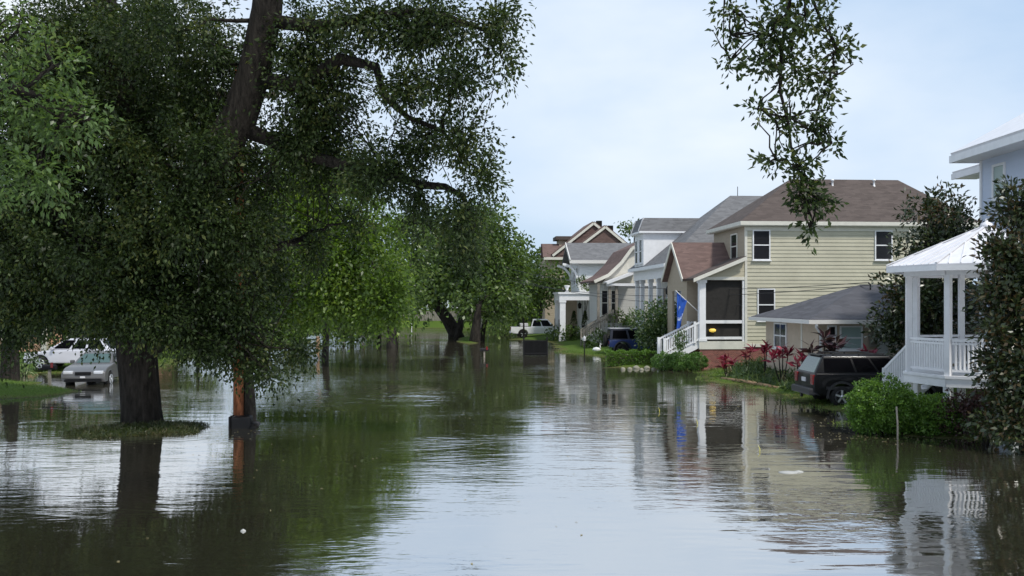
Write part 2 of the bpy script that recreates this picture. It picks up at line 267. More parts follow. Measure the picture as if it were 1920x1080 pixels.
# ---------------------------------------------------------------- foliage machinery
_nd = [(rng.normal(size=3) * f, rng.uniform(0, 6.3)) for f in (.9, .9, 1.3, 1.3, 2.1, 2.1, 3.2)]
def fieldnoise(p): return sum(np.sin(p @ d + ph) for d, ph in _nd) / 4.0
def unit(a): return a / np.maximum(np.linalg.norm(a, axis=1, keepdims=True), 1e-9)
def leafmesh(name, pts, L, W, material, parent, droop=.25, dirs=None, curl=.15, jit=.3, flat=0.35):
    n = len(pts); d = rng.normal(size=(n, 3))
    if dirs is not None: d = d * .55 + dirs
    d[:, 2] -= droop; d = unit(d); q = rng.normal(size=(n, 3)); q[:, 2] += flat * 3; s = unit(np.cross(d, q)); nr = np.cross(s, d)
    l = L * (1 + jit * rng.uniform(-1, 1, (n, 1))); wv = W * (1 + jit * rng.uniform(-1, 1, (n, 1)))
    v = np.empty((n, 4, 3)); v[:, 0] = pts; v[:, 1] = pts + d * l * .48 + s * wv * .5 + nr * l * curl * .4
    v[:, 2] = pts + d * l - nr * l * curl; v[:, 3] = pts + d * l * .48 - s * wv * .5 + nr * l * curl * .4
    me = bpy.data.meshes.new(name); me.vertices.add(n * 4); me.vertices.foreach_set('co', v.reshape(-1).astype(np.float32))
    me.loops.add(n * 4); me.loops.foreach_set('vertex_index', np.arange(n * 4, dtype=np.int32)); me.polygons.add(n)
    me.polygons.foreach_set('loop_start', np.arange(0, n * 4, 4, dtype=np.int32)); me.update(calc_edges=True); me.materials.append(material)
    return link(name, me, parent)
def fill(blobs, L, W, k, per=18, cr=.28, thr=-.35, nscale=1.0, shell=.55, droopy=1.5):
    """leaf positions: twig clumps scattered through each ellipsoid, thinned by a noise field so that gaps stay open; returns leaf points, outward directions, clump centres"""
    P_, D_, Cn = [], [], []
    for c, r in blobs:
        c = np.array(c, float); r = np.array(r, float); area = math.pi * r[0] * r[2]; nc = max(3, int(k * area / (L * W * .5) / per))
        u = unit(rng.normal(size=(nc, 3))); rad = rng.uniform(0, 1, (nc, 1)) ** shell; rad *= 1 + .28 * fieldnoise(u * 2.5 + c)[:, None]; p = c + u * rad * r
        keep = fieldnoise(p * nscale) > thr; p = p[keep]; u = u[keep]
        if not len(p): continue
        Cn.append(p); q = np.repeat(p, per, 0); uu = np.repeat(u, per, 0); s = np.repeat(cr * rng.uniform(.5, 1.3, (len(p), 1)), per, 0)
        off = rng.normal(size=q.shape) * s * .6; off[:, 2] *= droopy; off[:, 2] -= np.abs(off[:, 2]) * .3
        P_.append(q + off); D_.append(unit(off) * .7 + uu * .5)
    return np.concatenate(P_), np.concatenate(D_), np.concatenate(Cn)
def branch(mb, a, b, r0, r1, n=7, sag=0.0, wig=.06, seg=7):
    a, b = Vector(a), Vector(b); L = (b - a).length; pts = []
    for i in range(n + 1):
        t = i / n; p = a.lerp(b, t); e = math.sin(math.pi * t)
        pts.append(p + Vector((random.uniform(-1, 1), random.uniform(-1, 1), random.uniform(-1, 1))) * L * wig * e + Vector((0, 0, sag * L * e)))
    mb.tube(pts, [r0 + (r1 - r0) * (i / n) for i in range(n + 1)], seg, wob=.08); return pts
def limbs_to(mb, nodes, blobs, cl, r=.07, subs=6, seg=5):
    """a bough from the nearest limb node to every leaf mass and twigs on to its clumps"""
    for c, rr in blobs:
        c = Vector(c); a = min(nodes, key=lambda q: (Vector(q) - c).length + .6 * abs(q[2] - c.z)); bl = (Vector(a) - c).length
        if bl > .4: pts = branch(mb, a, c, min(r, .03 + bl * .02), .02, 5, .05, .07, seg)
        else: pts = [Vector(a), c]
        d2 = ((cl - np.array(c)) ** 2).sum(1); idx = np.argsort(d2)[: max(4, len(cl) // 6)]
        for i in rng.choice(idx, min(subs, len(idx)), replace=False):
            q = Vector(cl[i]); s = random.choice(pts[len(pts) // 2:])
            if (q - s).length < 4.5: branch(mb, s, q, .018, .006, 4, .06, .08, 4)

# ---------------------------------------------------------------- ground and water
def sd_poly(X, Y, poly):
    n = len(poly); d = np.full(X.shape, 1e9); ins = np.zeros(X.shape, bool)
    for i in range(n):
        ax, ay = poly[i]; bx, by = poly[(i + 1) % n]; ex, ey = bx - ax, by - ay; wx, wy = X - ax, Y - ay
        tt = np.clip((wx * ex + wy * ey) / (ex * ex + ey * ey + 1e-9), 0, 1); d = np.minimum(d, np.hypot(wx - ex * tt, wy - ey * tt))
        c = ((ay > Y) != (by > Y)) & (X < (bx - ax) * (Y - ay) / ((by - ay) + 1e-12) + ax); ins ^= c
    return np.where(ins, d, -d)
def gp(*pts): return [tuple(G(px, py).xy) for px, py in pts]
LANDS = [
    (gp((1760, 826), (1680, 812), (1602, 802), (1594, 772), (1500, 757), (1440, 735), (1385, 722), (1322, 715), (1312, 703), (1326, 693), (1142, 690), (1137, 670), (1048, 663), (1035, 641), (955, 637)) + [(2, 100), (2, 128), (300, 128), (300, 24), (30, 20)], .10, .45),
    (gp((0, 752), (110, 741), (150, 734), (60, 722), (75, 716), (10, 714)) + [(-60, 44), (-60, 31)], .16, .4),
    (gp((60, 700), (200, 700), (300, 690), (335, 675), (430, 664), (560, 650), (590, 640), (560, 632), (640, 618)) + [(-40, 118), (-40, 128), (-400, 128), (-400, 46)], .10, .5),
    ([(-400, 122), (-60, 122), (0, 121), (60, 122), (400, 126), (400, 900), (-400, 900)], .12, 2.2),
    (gp((855, 640), (880, 648), (905, 640), (900, 632), (862, 632)), .15, .12),
    ([(-12.0, 24.8), (-11.2, 24.2), (-9.9, 24.3), (-8.8, 25.1), (-9.2, 26.4), (-10.6, 26.9), (-11.7, 26.1)], .14, .13)]
def height(X, Y):
    X = np.asarray(X, float); Y = np.asarray(Y, float); z = np.full(X.shape, -.55)
    wob = .35 * np.sin(X * 1.7 + Y * .9) + .25 * np.sin(Y * 2.3 - X * 1.1) + .2 * np.sin(X * 4.1 + 1)
    for poly, s, mxh in LANDS:
        sd = sd_poly(X, Y, poly) + wob * .55 * (.55 if mxh < .2 else 1); z = np.maximum(z, np.clip(sd * s, -.55, mxh))
    return z + .02 * np.sin(X * 2.1) * np.sin(Y * 1.9)
def H(x, y): return float(height([x], [y])[0])
xs = np.concatenate([[-3000, -900, -300, -120, -70], np.arange(-50, 45, .45), [60, 90, 150, 300, 900, 3000]]); ys = np.concatenate([[-600, -100, -20, 0], np.arange(8, 75, .45), np.arange(75, 135, 1.2), [150, 200, 400, 900, 2500, 5000]])
GX, GY = np.meshgrid(xs, ys); GZ = height(GX, GY); GZ[(GX < -100) & (GY < 20)] = -.55
nx, ny = len(xs), len(ys); vs = np.stack([GX, GY, GZ], -1).reshape(-1, 3)
me = bpy.data.meshes.new('ground'); me.from_pydata(vs.tolist(), [], [(j * nx + i, j * nx + i + 1, (j + 1) * nx + i + 1, (j + 1) * nx + i) for j in range(ny - 1) for i in range(nx - 1)])
me.polygons.foreach_set('use_smooth', [True] * len(me.polygons)); me.materials.append(M['ground']); tag(link('ground', me), kind='structure')
tag(MB().poly([(-1500, -200, 0), (1500, -200, 0), (1500, 1500, 0), (-1500, 1500, 0)]).build('water', M['water']), kind='structure')

# ---------------------------------------------------------------- houses
A = R(4)
CA, SA = math.cos(A), math.sin(A)
class Frame:
    def __init__(s, ox, oy): s.o = (ox, oy)
    def side(s, px, py, yc=0.0):
        dx = (px - 960) / F; ox, oy = s.o; t = (yc + (-ox * SA + oy * CA)) / (-dx * SA + CA); return t * (dx * CA + SA) - (ox * CA + oy * SA), CH + (HY - py) / F * t
    def front(s, px, py, xc=0.0):
        dx = (px - 960) / F; ox, oy = s.o; t = (xc + ox * CA + oy * SA) / (dx * CA + SA); return t * (-dx * SA + CA) - (-ox * SA + oy * CA), CH + (HY - py) / F * t
    def wx(s, x, y): return (s.o[0] + x * CA - y * SA, s.o[1] + x * SA + y * CA)
def framebox(mb, u0, u1, z0, z1, t, plane, c, dep=.06):
    def bx(a, b_, c0, d):
        if plane == 'side': mb.box(a, b_, c - dep, c + .01, c0, d)
        else: mb.box(c - dep, c + .01, a, b_, c0, d)
    bx(u0, u1, z1 - t, z1); bx(u0, u1, z0, z0 + t); bx(u0, u0 + t, z0 + t, z1 - t); bx(u1 - t, u1, z0 + t, z1 - t)
def window(par, u0, u1, z0, z1, plane='side', c=0.0, fm='white', gm='glass', rail=True, t=.07, mull=0):
    mb = MB(); framebox(mb, u0, u1, z0, z1, t, plane, c)
    def bx(m, a, b_, c0, d, d0, d1):
        if plane == 'side': m.box(a, b_, c + d0, c + d1, c0, d)
        else: m.box(c + d0, c + d1, a, b_, c0, d)
    if rail: zm = (z0 + z1) / 2; bx(mb, u0 + t, u1 - t, zm - .03, zm + .03, -.05, .01)
    for i in range(mull):
        um = u0 + (u1 - u0) * (i + 1) / (mull + 1); bx(mb, um - .02, um + .02, z0 + t, z1 - t, -.045, .01)
    wn = mb.build('window', M[fm], par); pm = MB(); sl_ = MB(); bx(sl_, u0 - .05, u1 + .05, z0 - .05, z0 - .002, -.11, .01); sl_.build('sill', M[fm], wn); bx(pm, u0 + t * .9, u1 - t * .9, z0 + t * .9, z1 - t * .9, -.02, .008); pm.build('pane', M[gm], wn); return wn
def hip(mb, x0, x1, y0, y1, ze, zr, rx0, rx1, t=.12):
    ym = (y0 + y1) / 2; a, b_, c, d = (x0, y0, ze), (x1, y0, ze), (x1, y1, ze), (x0, y1, ze); e, f = (rx0, ym, zr), (rx1, ym, zr)
    e2, f2 = (rx0, ym, zr - t), (rx1, ym, zr - t); lo = [(p[0], p[1], p[2] - t) for p in (a, b_, c, d)]
    mb.add([a, b_, c, d, e, f] + lo, [(0, 1, 5, 4), (1, 2, 5), (2, 3, 4, 5), (3, 0, 4), (0, 6, 7, 1), (1, 7, 8, 2), (2, 8, 9, 3), (3, 9, 6, 0), (9, 8, 7, 6)])
def fascia(mb, x0, x1, y0, y1, z0, z1, t=.05):
    mb.box(x0 - t, x1 + t, y0 - t, y0, z0, z1); mb.box(x0 - t, x1 + t, y1, y1 + t, z0, z1); mb.box(x0 - t, x0, y0, y1, z0, z1); mb.box(x1, x1 + t, y0, y1, z0, z1)
def clapwall(mb, x0, x1, z0, z1, y, lap=.2, th=.03):
    n = int(round((z1 - z0) / lap)); lap = (z1 - z0) / n
    for i in range(n):
        a = z0 + i * lap; mb.add([(x0, y - th, a), (x1, y - th, a), (x1, y - .004, a + lap), (x0, y - .004, a + lap), (x0, y, a), (x1, y, a)], [(0, 1, 2, 3), (0, 4, 5, 1)])

# --- pale yellow two-storey house
f1 = Frame(12.14, 48.0); h1 = thing('yellow_house', 'large pale yellow clapboard two storey house with brown hip roof and raised brick porch', 'house', (12.14, 48, 0), A)
WX, WY = .32, .32; EZ = 7.72
mb = MB(); mb.box(WX, 12.9, WY, 6.0, 1.3, EZ - .1); clapwall(mb, WX + .1, 12.8, 1.35, EZ - .35, WY); mb.build('wall', [M['yellow']], h1, fixn=False)
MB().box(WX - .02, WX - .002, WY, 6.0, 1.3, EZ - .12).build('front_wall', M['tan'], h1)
mb = MB(); mb.box(WX - .03, WX + .1, WY - .04, WY + .05, 1.3, EZ - .12); mb.box(WX + .1, 12.9, WY - .05, WY, EZ - .34, EZ - .12); mb.box(WX - .03, 12.9, WY - .05, WY, 1.18, 1.35); mb.build('corner_trim', M['cream'], h1)
MB().box(WX + .05, 12.85, WY + .06, 5.9, -.4, 1.3).build('foundation', M['brick'], h1)
mb = MB(); hip(mb, 0, 13.2, 0, 6.4, EZ + .16, 10.55, 3.9, 10.2); rf = mb.build('roof', M['roof_brown'], h1)
mb = MB(); fascia(mb, 0, 13.2, 0, 6.4, EZ - .06, EZ + .14); mb.box(0, 13.2, 0, WY, EZ - .1, EZ - .04); mb.box(0, WX, WY, 6.4, EZ - .1, EZ - .04); mb.build('eaves', M['cream'], h1)
for px in (1563, 1641):
    x, z = f1.side(px, 345, 2.6); mb = MB(); mb.lathe([(.16, z - .35), (.09, z - .12), (.055, z - .05), (.055, z + .18), (.09, z + .19), (.09, z + .26), (.03, z + .3)], 10, (x, 2.75, 0)); mb.build('vent_pipe', M['white'], rf)
for (a, b_, c, d) in ((1411, 1444, 431, 488), (1640, 1673, 432, 488), (1420, 1453, 541, 602)):
    x0, z1 = f1.side(a, c, WY - .03); x1, z0 = f1.side(b_, d, WY - .03); window(h1, x0, x1, z0, z1, 'side', WY - .02, 'white', 'glass', t=.06)
y0, z1 = f1.front(1384, 437, WX); y1, z0 = f1.front(1372, 487, WX); window(h1, y0, y1, z0, z1, 'front', WX - .02, 'cream')
# porch: brick base, floor beam, screened side, post, shed roof with its boarded end, and the front gable beyond it
PX0 = f1.side(1311, 640, WY)[0]; PT = 4.75; PF = f1.side(1340, 640, WY)[1]
MB().box(PX0 + .05, WX + 1.0, WY + .02, 5.9, -.4, PF - .42).build('porch_base', M['brick'], h1)
MB().box(PX0, WX, WY - .02, 6.0, PF - .42, PF).build('porch_floor', M['cream'], h1)
mb = MB(); mb.box(PX0 + .02, PX0 + .36, WY, WY + .34, PF, PT); mb.box(PX0 - .03, PX0 + .41, WY - .04, WY + .39, PF, PF + .14); mb.box(PX0 - .03, PX0 + .41, WY - .04, WY + .39, PT - .16, PT); mb.build('porch_post', M['white'], h1)
mb = MB(); mb.box(PX0 + .36, WX - .03, WY + .05, WY + .13, PF + .95, PF + 1.12); mb.box(PX0 + .36, WX - .03, WY + .05, WY + .13, PF + .1, PF + .24); mb.box(WX - .14, WX - .03, WY + .02, WY + .1, PF, PT); mb.build('porch_rail', M['white'], h1)
MB().box(PX0 + .36, WX - .14, WY + .2, WY + .23, PF + .02, PT - .02).build('porch_screen', M['screen'], h1)
MB().lathe([(.05, -.14), (.17, -.1), (.19, .0), (.1, .05)], 12, (PX0 + .75, WY + .1, PF + .62)).build('porch_lamp', M['lamp'], h1)
sh = MB(); zA, zB = 4.72, 5.9; xA, xB = PX0 - .4, WX - .03
sh.slab([(xA, WY - .3, zA + .12), (xB, WY - .3, zB + .12), (xB, 2.6, zB + .12), (xA, 2.6, zA + .12)], .12); sh.build('porch_roof', M['roof_brown'], h1)
mb = MB(); mb.slab([(xA, WY - .34, zA - .1), (xB, WY - .34, zB - .1), (xB, WY - .34, zB + .1), (xA, WY - .34, zA + .1)], -.05); mb.box(PX0, WX - .03, WY - .02, WY + .3, PT, PT + .16); mb.build('porch_fascia', M['cream'], h1)
MB().prism([(PX0 + .1, WY, PT + .16), (WX - .03, WY, PT + .16), (WX - .03, WY, zB - .12), (PX0 + .1, WY, zA + .1)], (0, .06, 0)).build('porch_end_board', M['yellowflat'], h1)
gx0, gx1, gy0, gym, gy1, gze, gzr = -2.75, 1.6, 1.8, 4.0, 6.2, 4.85, 6.98
mb = MB(); mb.slab([(gx0, gy0 - .2, gze), (gx1, gy0 - .2, gze), (gx1, gym, gzr), (gx0, gym, gzr)], .12); mb.slab([(gx0, gym, gzr), (gx1, gym, gzr), (gx1, gy1 + .2, gze), (gx0, gy1 + .2, gze)], .12); mb.build('gable_roof', M['roof_redbrown'], h1)
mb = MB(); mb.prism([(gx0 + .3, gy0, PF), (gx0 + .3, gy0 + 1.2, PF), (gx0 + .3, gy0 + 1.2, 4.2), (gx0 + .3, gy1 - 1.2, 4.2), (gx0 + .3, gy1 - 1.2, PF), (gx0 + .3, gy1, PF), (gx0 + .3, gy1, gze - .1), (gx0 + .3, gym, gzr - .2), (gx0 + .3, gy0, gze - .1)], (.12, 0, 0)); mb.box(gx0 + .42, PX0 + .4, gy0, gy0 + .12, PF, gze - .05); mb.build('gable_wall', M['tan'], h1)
mb = MB(); mb.bar((gx0 - .02, gy0 - .25, gze - .08), (gx0 - .02, gym, gzr - .08), .05, .2); mb.bar((gx0 - .02, gym, gzr - .08), (gx0 - .02, gy1 + .25, gze - .08), .05, .2); mb.build('barge_board', M['cream'], h1)
MB().box(gx0 + .3, PX0, gy0, gy1, .1, PF).build('gable_base', M['brick'], h1)
# front stairs with railings
s0, s1 = PX0 + .02, PX0 - 1.85; ns = 6; zb = .55; st = MB()
for i in range(ns):
    xa = s0 + (s1 - s0) * (i + 1) / ns; xb = s0 + (s1 - s0) * i / ns; zt = PF - (PF - zb) * (i + .6) / ns; st.box(xa, xb, .45, 1.65, zt - .18, zt)
for y in (.40, 1.66): st.prism([(s0, y, PF - .35), (s0, y, PF - .02), (s1, y, zb + .02), (s1, y, zb - .35)], (0, .05, 0))
st.build('stairs', M['white'], h1)
for y in (.38, 1.72):
    rl = MB(); rl.bar((s0, y, PF + 1.0), (s1, y, zb + 1.0), .09, .09); rl.bar((s0, y, PF + .12), (s1, y, zb + .12), .07, .07); rl.box(s1 - .07, s1 + .07, y - .07, y + .07, zb - .5, zb + 1.1); rl.box(s0 - .3, s0 - .18, y - .06, y + .06, PF - .1, PF + 1.05)
    for i in range(1, 15):
        t_ = i / 15; x = s0 + (s1 - s0) * t_; z = PF + (zb - PF) * t_; rl.box(x - .02, x + .02, y - .02, y + .02, z + .1, z + 1.0)
    rl.build('stair_railing', M['white'], h1)
# --- blue flag on its pole
fp = P(1311, 586, 48.6); ft = P(1267, 545, 47.6); fl = thing('house_flag', 'blue cloth flag with a pale emblem hanging from a slanted pole on the yellow house', 'flag', fp)
MB().tube([(0, 0, 0), tuple(ft - fp)], .022, 8).build('pole', M['white'], fl)
tp = ft - fp; NF, MF = 14, 20; fv = []
for j in range(MF + 1):
    for i in range(NF + 1):
        u = i / NF; v_ = j / MF; q = Vector(tp).lerp(Vector((0, 0, 0)), .05 + u * .42); sp = .45 + .5 * (1 - v_)
        fv.append((tp.x + (q.x - tp.x) * sp + .05 * math.sin(u * 9 + v_ * 2), q.y + .09 * math.sin(u * 11 + v_ * 3), q.z - v_ * (2.0 - u * .6)))
fb = MB(); fb.add(fv, [(j * (NF + 1) + i, j * (NF + 1) + i + 1, (j + 1) * (NF + 1) + i + 1, (j + 1) * (NF + 1) + i) for j in range(MF) for i in range(NF)], True)
for k, fc in enumerate(fb.f):
    j, i = divmod(k, NF); du, dv = (i - 7) / 3.2, (j - 10) / 5.0
    if .45 < du * du + dv * dv < 1.0 and not (du > .3 and dv < -.1): fb.m[k] = 1
fb.build('cloth', [M['flag'], M['flagmark']], fl, fixn=False)

# --- white house with grey hip roof and dormer
f2 = Frame(9.25, 55.0); h2 = thing('white_house', 'white clapboard house with tall grey hip roof, front dormer and columned porch', 'house', (9.25, 55, 0), A)
E2 = 5.82; mb = MB(); hip(mb, 0, 14.5, 0, 11, E2 + .12, 10.7, 5.8, 8.4); r2 = mb.build('roof', M['roof_grey'], h2)
mb = MB(); fascia(mb, 0, 14.5, 0, 11, E2 - .12, E2 + .1); mb.box(.35, 14.3, .3, .38, E2 - .75, E2 - .06); mb.box(.3, .38, .38, 10.7, E2 - .75, E2 - .06); mb.box(0, 14.4, 0, .3, E2 - .06, E2 - .01); mb.box(0, .3, .3, 11, E2 - .06, E2 - .01); mb.build('eaves', M['white'], h2)
mb = MB(); mb.box(2.2, 14.2, .45, 10.6, 1.2, E2 - .1); mb.build('wall', M['whiteside'], h2); MB().box(.3, 14.2, .4, 10.6, .1, 1.2).build('porch_floor', M['white'], h2)
for y in (.42, 3.6, 6.0, 8.6, 10.3):
    mb = MB(); x = .4; mb.box(x, x + .26, y, y + .26, 1.2, E2 - .72); mb.box(x - .05, x + .31, y - .05, y + .31, E2 - .95, E2 - .74); mb.box(x - .05, x + .31, y - .05, y + .31, 1.2, 1.45); mb.build('column', M['white'], h2)
for yy in (1.2, 2.9, 4.6, 6.4, 8.4): window(h2, yy, yy + .95, 1.7, 4.6, 'front', 2.2, 'white', 'glass')
for xx in (2.9, 4.3): window(h2, xx, xx + .8, 1.9, 4.4, 'side', .45, 'white', 'glass')
DY = 6.3; a, zlo = .08, E2 + .12; _, z1 = f2.side(1204, 437, DY); b_, _ = f2.side(1284, 437, DY)
dm = MB(); dm.prism([(a, DY, zlo), (a, DY, z1), (b_ + .5, DY, z1), (b_ + .5, DY, z1 - .4)], (0, 2.9, 0)); dr = dm.build('dormer', M['white'], h2)
dy0, dy1 = DY, DY + 2.9
for k in (.3, 1.7): window(dr, dy0 + k, dy0 + k + .9, zlo + .25, z1 - .35, 'front', a, 'white', 'glass')
mb = MB(); mb.box(a - .35, b_ + .3, dy0 - .25, dy1 + .25, z1, z1 + .12); mb.build('dormer_cornice', M['white'], dr)
mb = MB(); zt = z1 + 1.05; mb.add([(a - .3, dy0 - .2, z1 + .12), (b_ + 2.0, dy0 - .2, z1 + .12), (b_ + 2.0, dy1 + .2, z1 + .12), (a - .3, dy1 + .2, z1 + .12), (a + .05, dy0 + .2, zt), (b_ + 2.0, dy0 + .2, zt), (b_ + 2.0, dy1 - .2, zt), (a + .05, dy1 - .2, zt)], [(0, 1, 5, 4), (1, 2, 6, 5), (2, 3, 7, 6), (3, 0, 4, 7), (4, 5, 6, 7), (3, 2, 1, 0)]); mb.build('dormer_roof', M['roof_grey'], dr)
for yy in (dy0 + .2, dy1 - .2): MB().bar((a - .3, yy - .05, z1 + .14), (a + .05, yy, zt), .1, .1).build('ridge_strip', M['plate'], dr)
def loc2(p): return (p.x - 9.25) * CA + (p.y - 55) * SA, -(p.x - 9.25) * SA + (p.y - 55) * CA, p.z
x, y, z = loc2(P(1383, 368, 61)); MB().tube([(x, y, z - .6), (x, y, z + .65)], .025, 6).build('roof_pole', M['trimgrey'], r2)
MB().lathe([(.02, .5), (.1, .38), (.22, .2), (.2, -.1), (.05, -.2)], 8, loc2(P(1254, 548, 56.4))).build('porch_lantern', M['black'], h2)

# --- brown roofed raised cottage with front stairs
f3 = Frame(7.0, 69.0); h3 = thing('raised_cottage', 'grey raised cottage with red brown flared roof and long wooden front stairs', 'house', (7.0, 69, 0), A)
def s3(px, py, yc=0): return f3.side(px, py, yc)
xa, zr3 = s3(1158, 448, 4); xe, ze3 = s3(1118, 532, .3); xd, zc3 = s3(1152, 500, .3)
mb = MB(); prof = [(xe - .2, ze3 + .25), (xe + .9, ze3 + .75), (xe + 1.9, ze3 + 1.7), (xe + 2.7, zr3 - .9), (xe + 4.6, zr3), (14, zr3)]
for (p0, q0), (p1, q1) in zip(prof[:-1], prof[1:]): mb.slab([(p0, 0, q0), (p1, 0, q1), (p1, 8, q1), (p0, 8, q0)], .14)
mb.build('roof', M['roof_redbrown'], h3)
mb = MB()
for (p0, q0), (p1, q1) in zip(prof[:-1], prof[1:]): mb.bar((p0, -.04, q0 - .1), (p1, -.04, q1 - .1), .06, .24)
mb.build('barge_board', M['cream'], h3)
MB().prism([(xe + .4, .3, ze3), (14, .3, ze3), (14, .3, zr3 - .2), (xe + 4.6, .3, zr3 - .2), (xe + 2.7, .3, zr3 - 1.1), (xe + 1.9, .3, ze3 + 1.5), (xe + .9, .3, ze3 + .6)], (0, 7.4, 0)).build('gable', M['cream'], h3)
pg = MB(); gx, gz = s3(1165, 513, -1.2); pg.slab([(xe + .5, -1.5, ze3 + .12), (gx + 1.3, -1.5, gz + .3), (gx + 1.3, .2, gz + .3), (xe + .5, .2, ze3 + .12)], .1); pg.build('porch_roof', M['metalroof'], h3)
pg = MB(); pg.bar((xe + .5, -1.52, ze3 + .02), (gx + 1.3, -1.52, gz + .2), .06, .2); pg.box(xe + .5, gx + 3, -1.45, -1.35, ze3 - .2, ze3); pg.build('porch_fascia', M['white'], h3)
FL3 = s3(1140, 600)[1]; mb = MB(); mb.box(xe + .6, 13.6, .5, 7.6, FL3 - .2, ze3 + .1); mb.build('wall', M['greywall'], h3); MB().box(xe + .4, 13.8, -1.4, 7.8, -.2, FL3 - .2).build('foundation', M['concrete'], h3)
for px in (1122, 1143, 1156): x, _ = s3(px, 560, -1.2); MB().box(x - .1, x + .1, -1.3, -1.1, FL3 - .2, ze3).build('porch_post', M['wood_grey'], h3)
for px in (1127, 1145): x, _ = s3(px, 560, .5); window(h3, x, x + .55, FL3 + .3, FL3 + 2.3, 'side', .5, 'cream', 'glass')
st = MB(); tx, tz = s3(1146, 604, -.6); bx_, bz = s3(1092, 622, -.6); bz = max(.3, bz - .6)
for i in range(8):
    x1_ = tx + (bx_ - tx) * i / 8; x0_ = tx + (bx_ - tx) * (i + 1) / 8; z = tz - .25 - (tz - .25 - bz) * i / 8; st.box(x0_, x1_, -1.3, 0, z - .2, z)
st.build('stairs', M['cream'], h3)
for y in (-1.35, .02):
    rl = MB(); rl.bar((tx, y, tz + .75), (bx_, y, bz + .75), .08, .1); rl.bar((tx, y, tz + .62), (bx_, y, bz + .55), .05, .05); rl.box(tx - .06, tx + .06, y - .06, y + .06, tz - .3, tz + .95); rl.box(bx_ - .06, bx_ + .06, y - .06, y + .06, bz - .5, bz + .8)
    for i in range(1, 16): t_ = i / 16; x = tx + (bx_ - tx) * t_; z = tz + (bz - tz) * t_; rl.box(x - .025, x + .025, y - .025, y + .025, z - .25, z + .7)
    rl.build('stair_railing', M['wood_grey'], h3)

# --- white house with arched brackets, grey roof
f4 = Frame(5.9, 82.0); h4 = thing('bracketed_house', 'white two storey house with plain grey roof and arched wooden eave bracket', 'house', (5.9, 82, 0), A)
x0, zr4 = f4.side(1072, 455, 3); x1, ze4 = f4.side(1160, 488, 0); x0b = f4.side(1070, 490, 0)[0]
mb = MB(); mb.slab([(x0b, 0, ze4), (13, 0, ze4), (13, 3.2, zr4), (x0b, 3.2, zr4)], .15); mb.slab([(x0b, 3.2, zr4), (13, 3.2, zr4), (13, 6.4, ze4), (x0b, 6.4, ze4)], .15); mb.build('roof', M['roof_grey'], h4)
mb = MB(); mb.box(x0b - .1, 13, -.12, 0, ze4 - .3, ze4); mb.bar((x0b - .06, -.1, ze4 - .1), (x0b - .06, 3.2, zr4 - .1), .08, .3); mb.build('eaves', M['gutter'], h4)
xw = f4.side(1086, 520, .5)[0]; mb = MB(); mb.box(xw, 12.8, .5, 6, 0, ze4 - .1); mb.prism([(xw, .5, ze4 - .1), (xw, 5.9, ze4 - .1), (xw, 3.2, zr4 - .25)], (.1, 0, 0)); mb.build('wall', M['whiteside'], h4)
ap = [(xw - 1.5 * (1 - math.cos(t_)), .55, ze4 - 2.5 + 2.15 * math.sin(t_)) for t_ in np.linspace(0, math.pi / 2, 9)]
for yy in (.55, 4.8):
    mb = MB()
    for q0, q1 in zip(ap[:-1], ap[1:]): mb.bar((q0[0], yy, q0[2]), (q1[0], yy, q1[2]), .14, .2)
    mb.bar((xw, yy, ze4 - .4), (x0b, yy, ze4 - .4), .14, .14); mb.build('bracket', M['white'], h4)
window(h4, 1.2, 2.2, ze4 - 2.2, ze4 - .6, 'front', xw, 'white', 'glass'); window(h4, 3.0, 4.0, ze4 - 2.2, ze4 - .6, 'front', xw, 'white', 'glass')
# --- white flat roofed carport (portico)
f5 = Frame(4.35, 80.0); h5 = thing('white_portico', 'flat roofed white porch with square panelled corner pillar beside the grey cottage', 'porch', (4.35, 80, 0), A)
xL, zT = f5.side(1049, 549, 0); _, zB = f5.side(1049, 563, 0); xR = f5.side(1124, 556, 0)[0]
mb = MB(); mb.box(xL, xR, 0, 4.0, zB, zT - .1); mb.box(xL - .12, xR, -.12, 4.1, zT - .1, zT + .06); mb.build('roof', M['white'], h5)
for (x, y) in ((xL + .05, .05), (xR - .5, .05), (xL + .05, 3.4)):
    mb = MB(); mb.box(x, x + .5, y, y + .55, -.3, zB); mb.box(x - .06, x + .56, y - .06, y + .61, -.3, .6); mb.box(x - .05, x + .55, y - .05, y + .6, zB - .2, zB - .01); pl = mb.build('pillar', M['white'], h5)
    q = MB()
    for k in range(2): q.box(x - .065, x - .061, y + .06 + k * .25, y + .22 + k * .25, .7, 2.0)
    q.build('dark_slot', M['dark'], pl)
MB().box(xL + .6, xR, 3.9, 4.0, 0, zB).build('back_wall', M['beige'], h5); MB().box(xL + 3.2, xR, 1.5, 1.6, 0, zB).build('side_panel', M['greywall'], h5)
lx, lz = f5.side(1087, 572, 1); mb = MB(); mb.tube([(lx, 1, zB), (lx, 1, lz + .2)], .015, 5); mb.lathe([(.03, .25), (.18, .1), (.14, -.25), (.05, -.32)], 8, (lx, 1, lz)); mb.build('lantern', M['black'], h5)
ux, uz = f5.side(1063, 545, .6); MB().lathe([(.12, zT + .06), (.22, zT + .1), (.08, zT + .22), (.2, zT + .5), (.28, zT + .62), (.24, zT + .66)], 10, (ux, .6, 0)).build('urn', M['white'], h5)
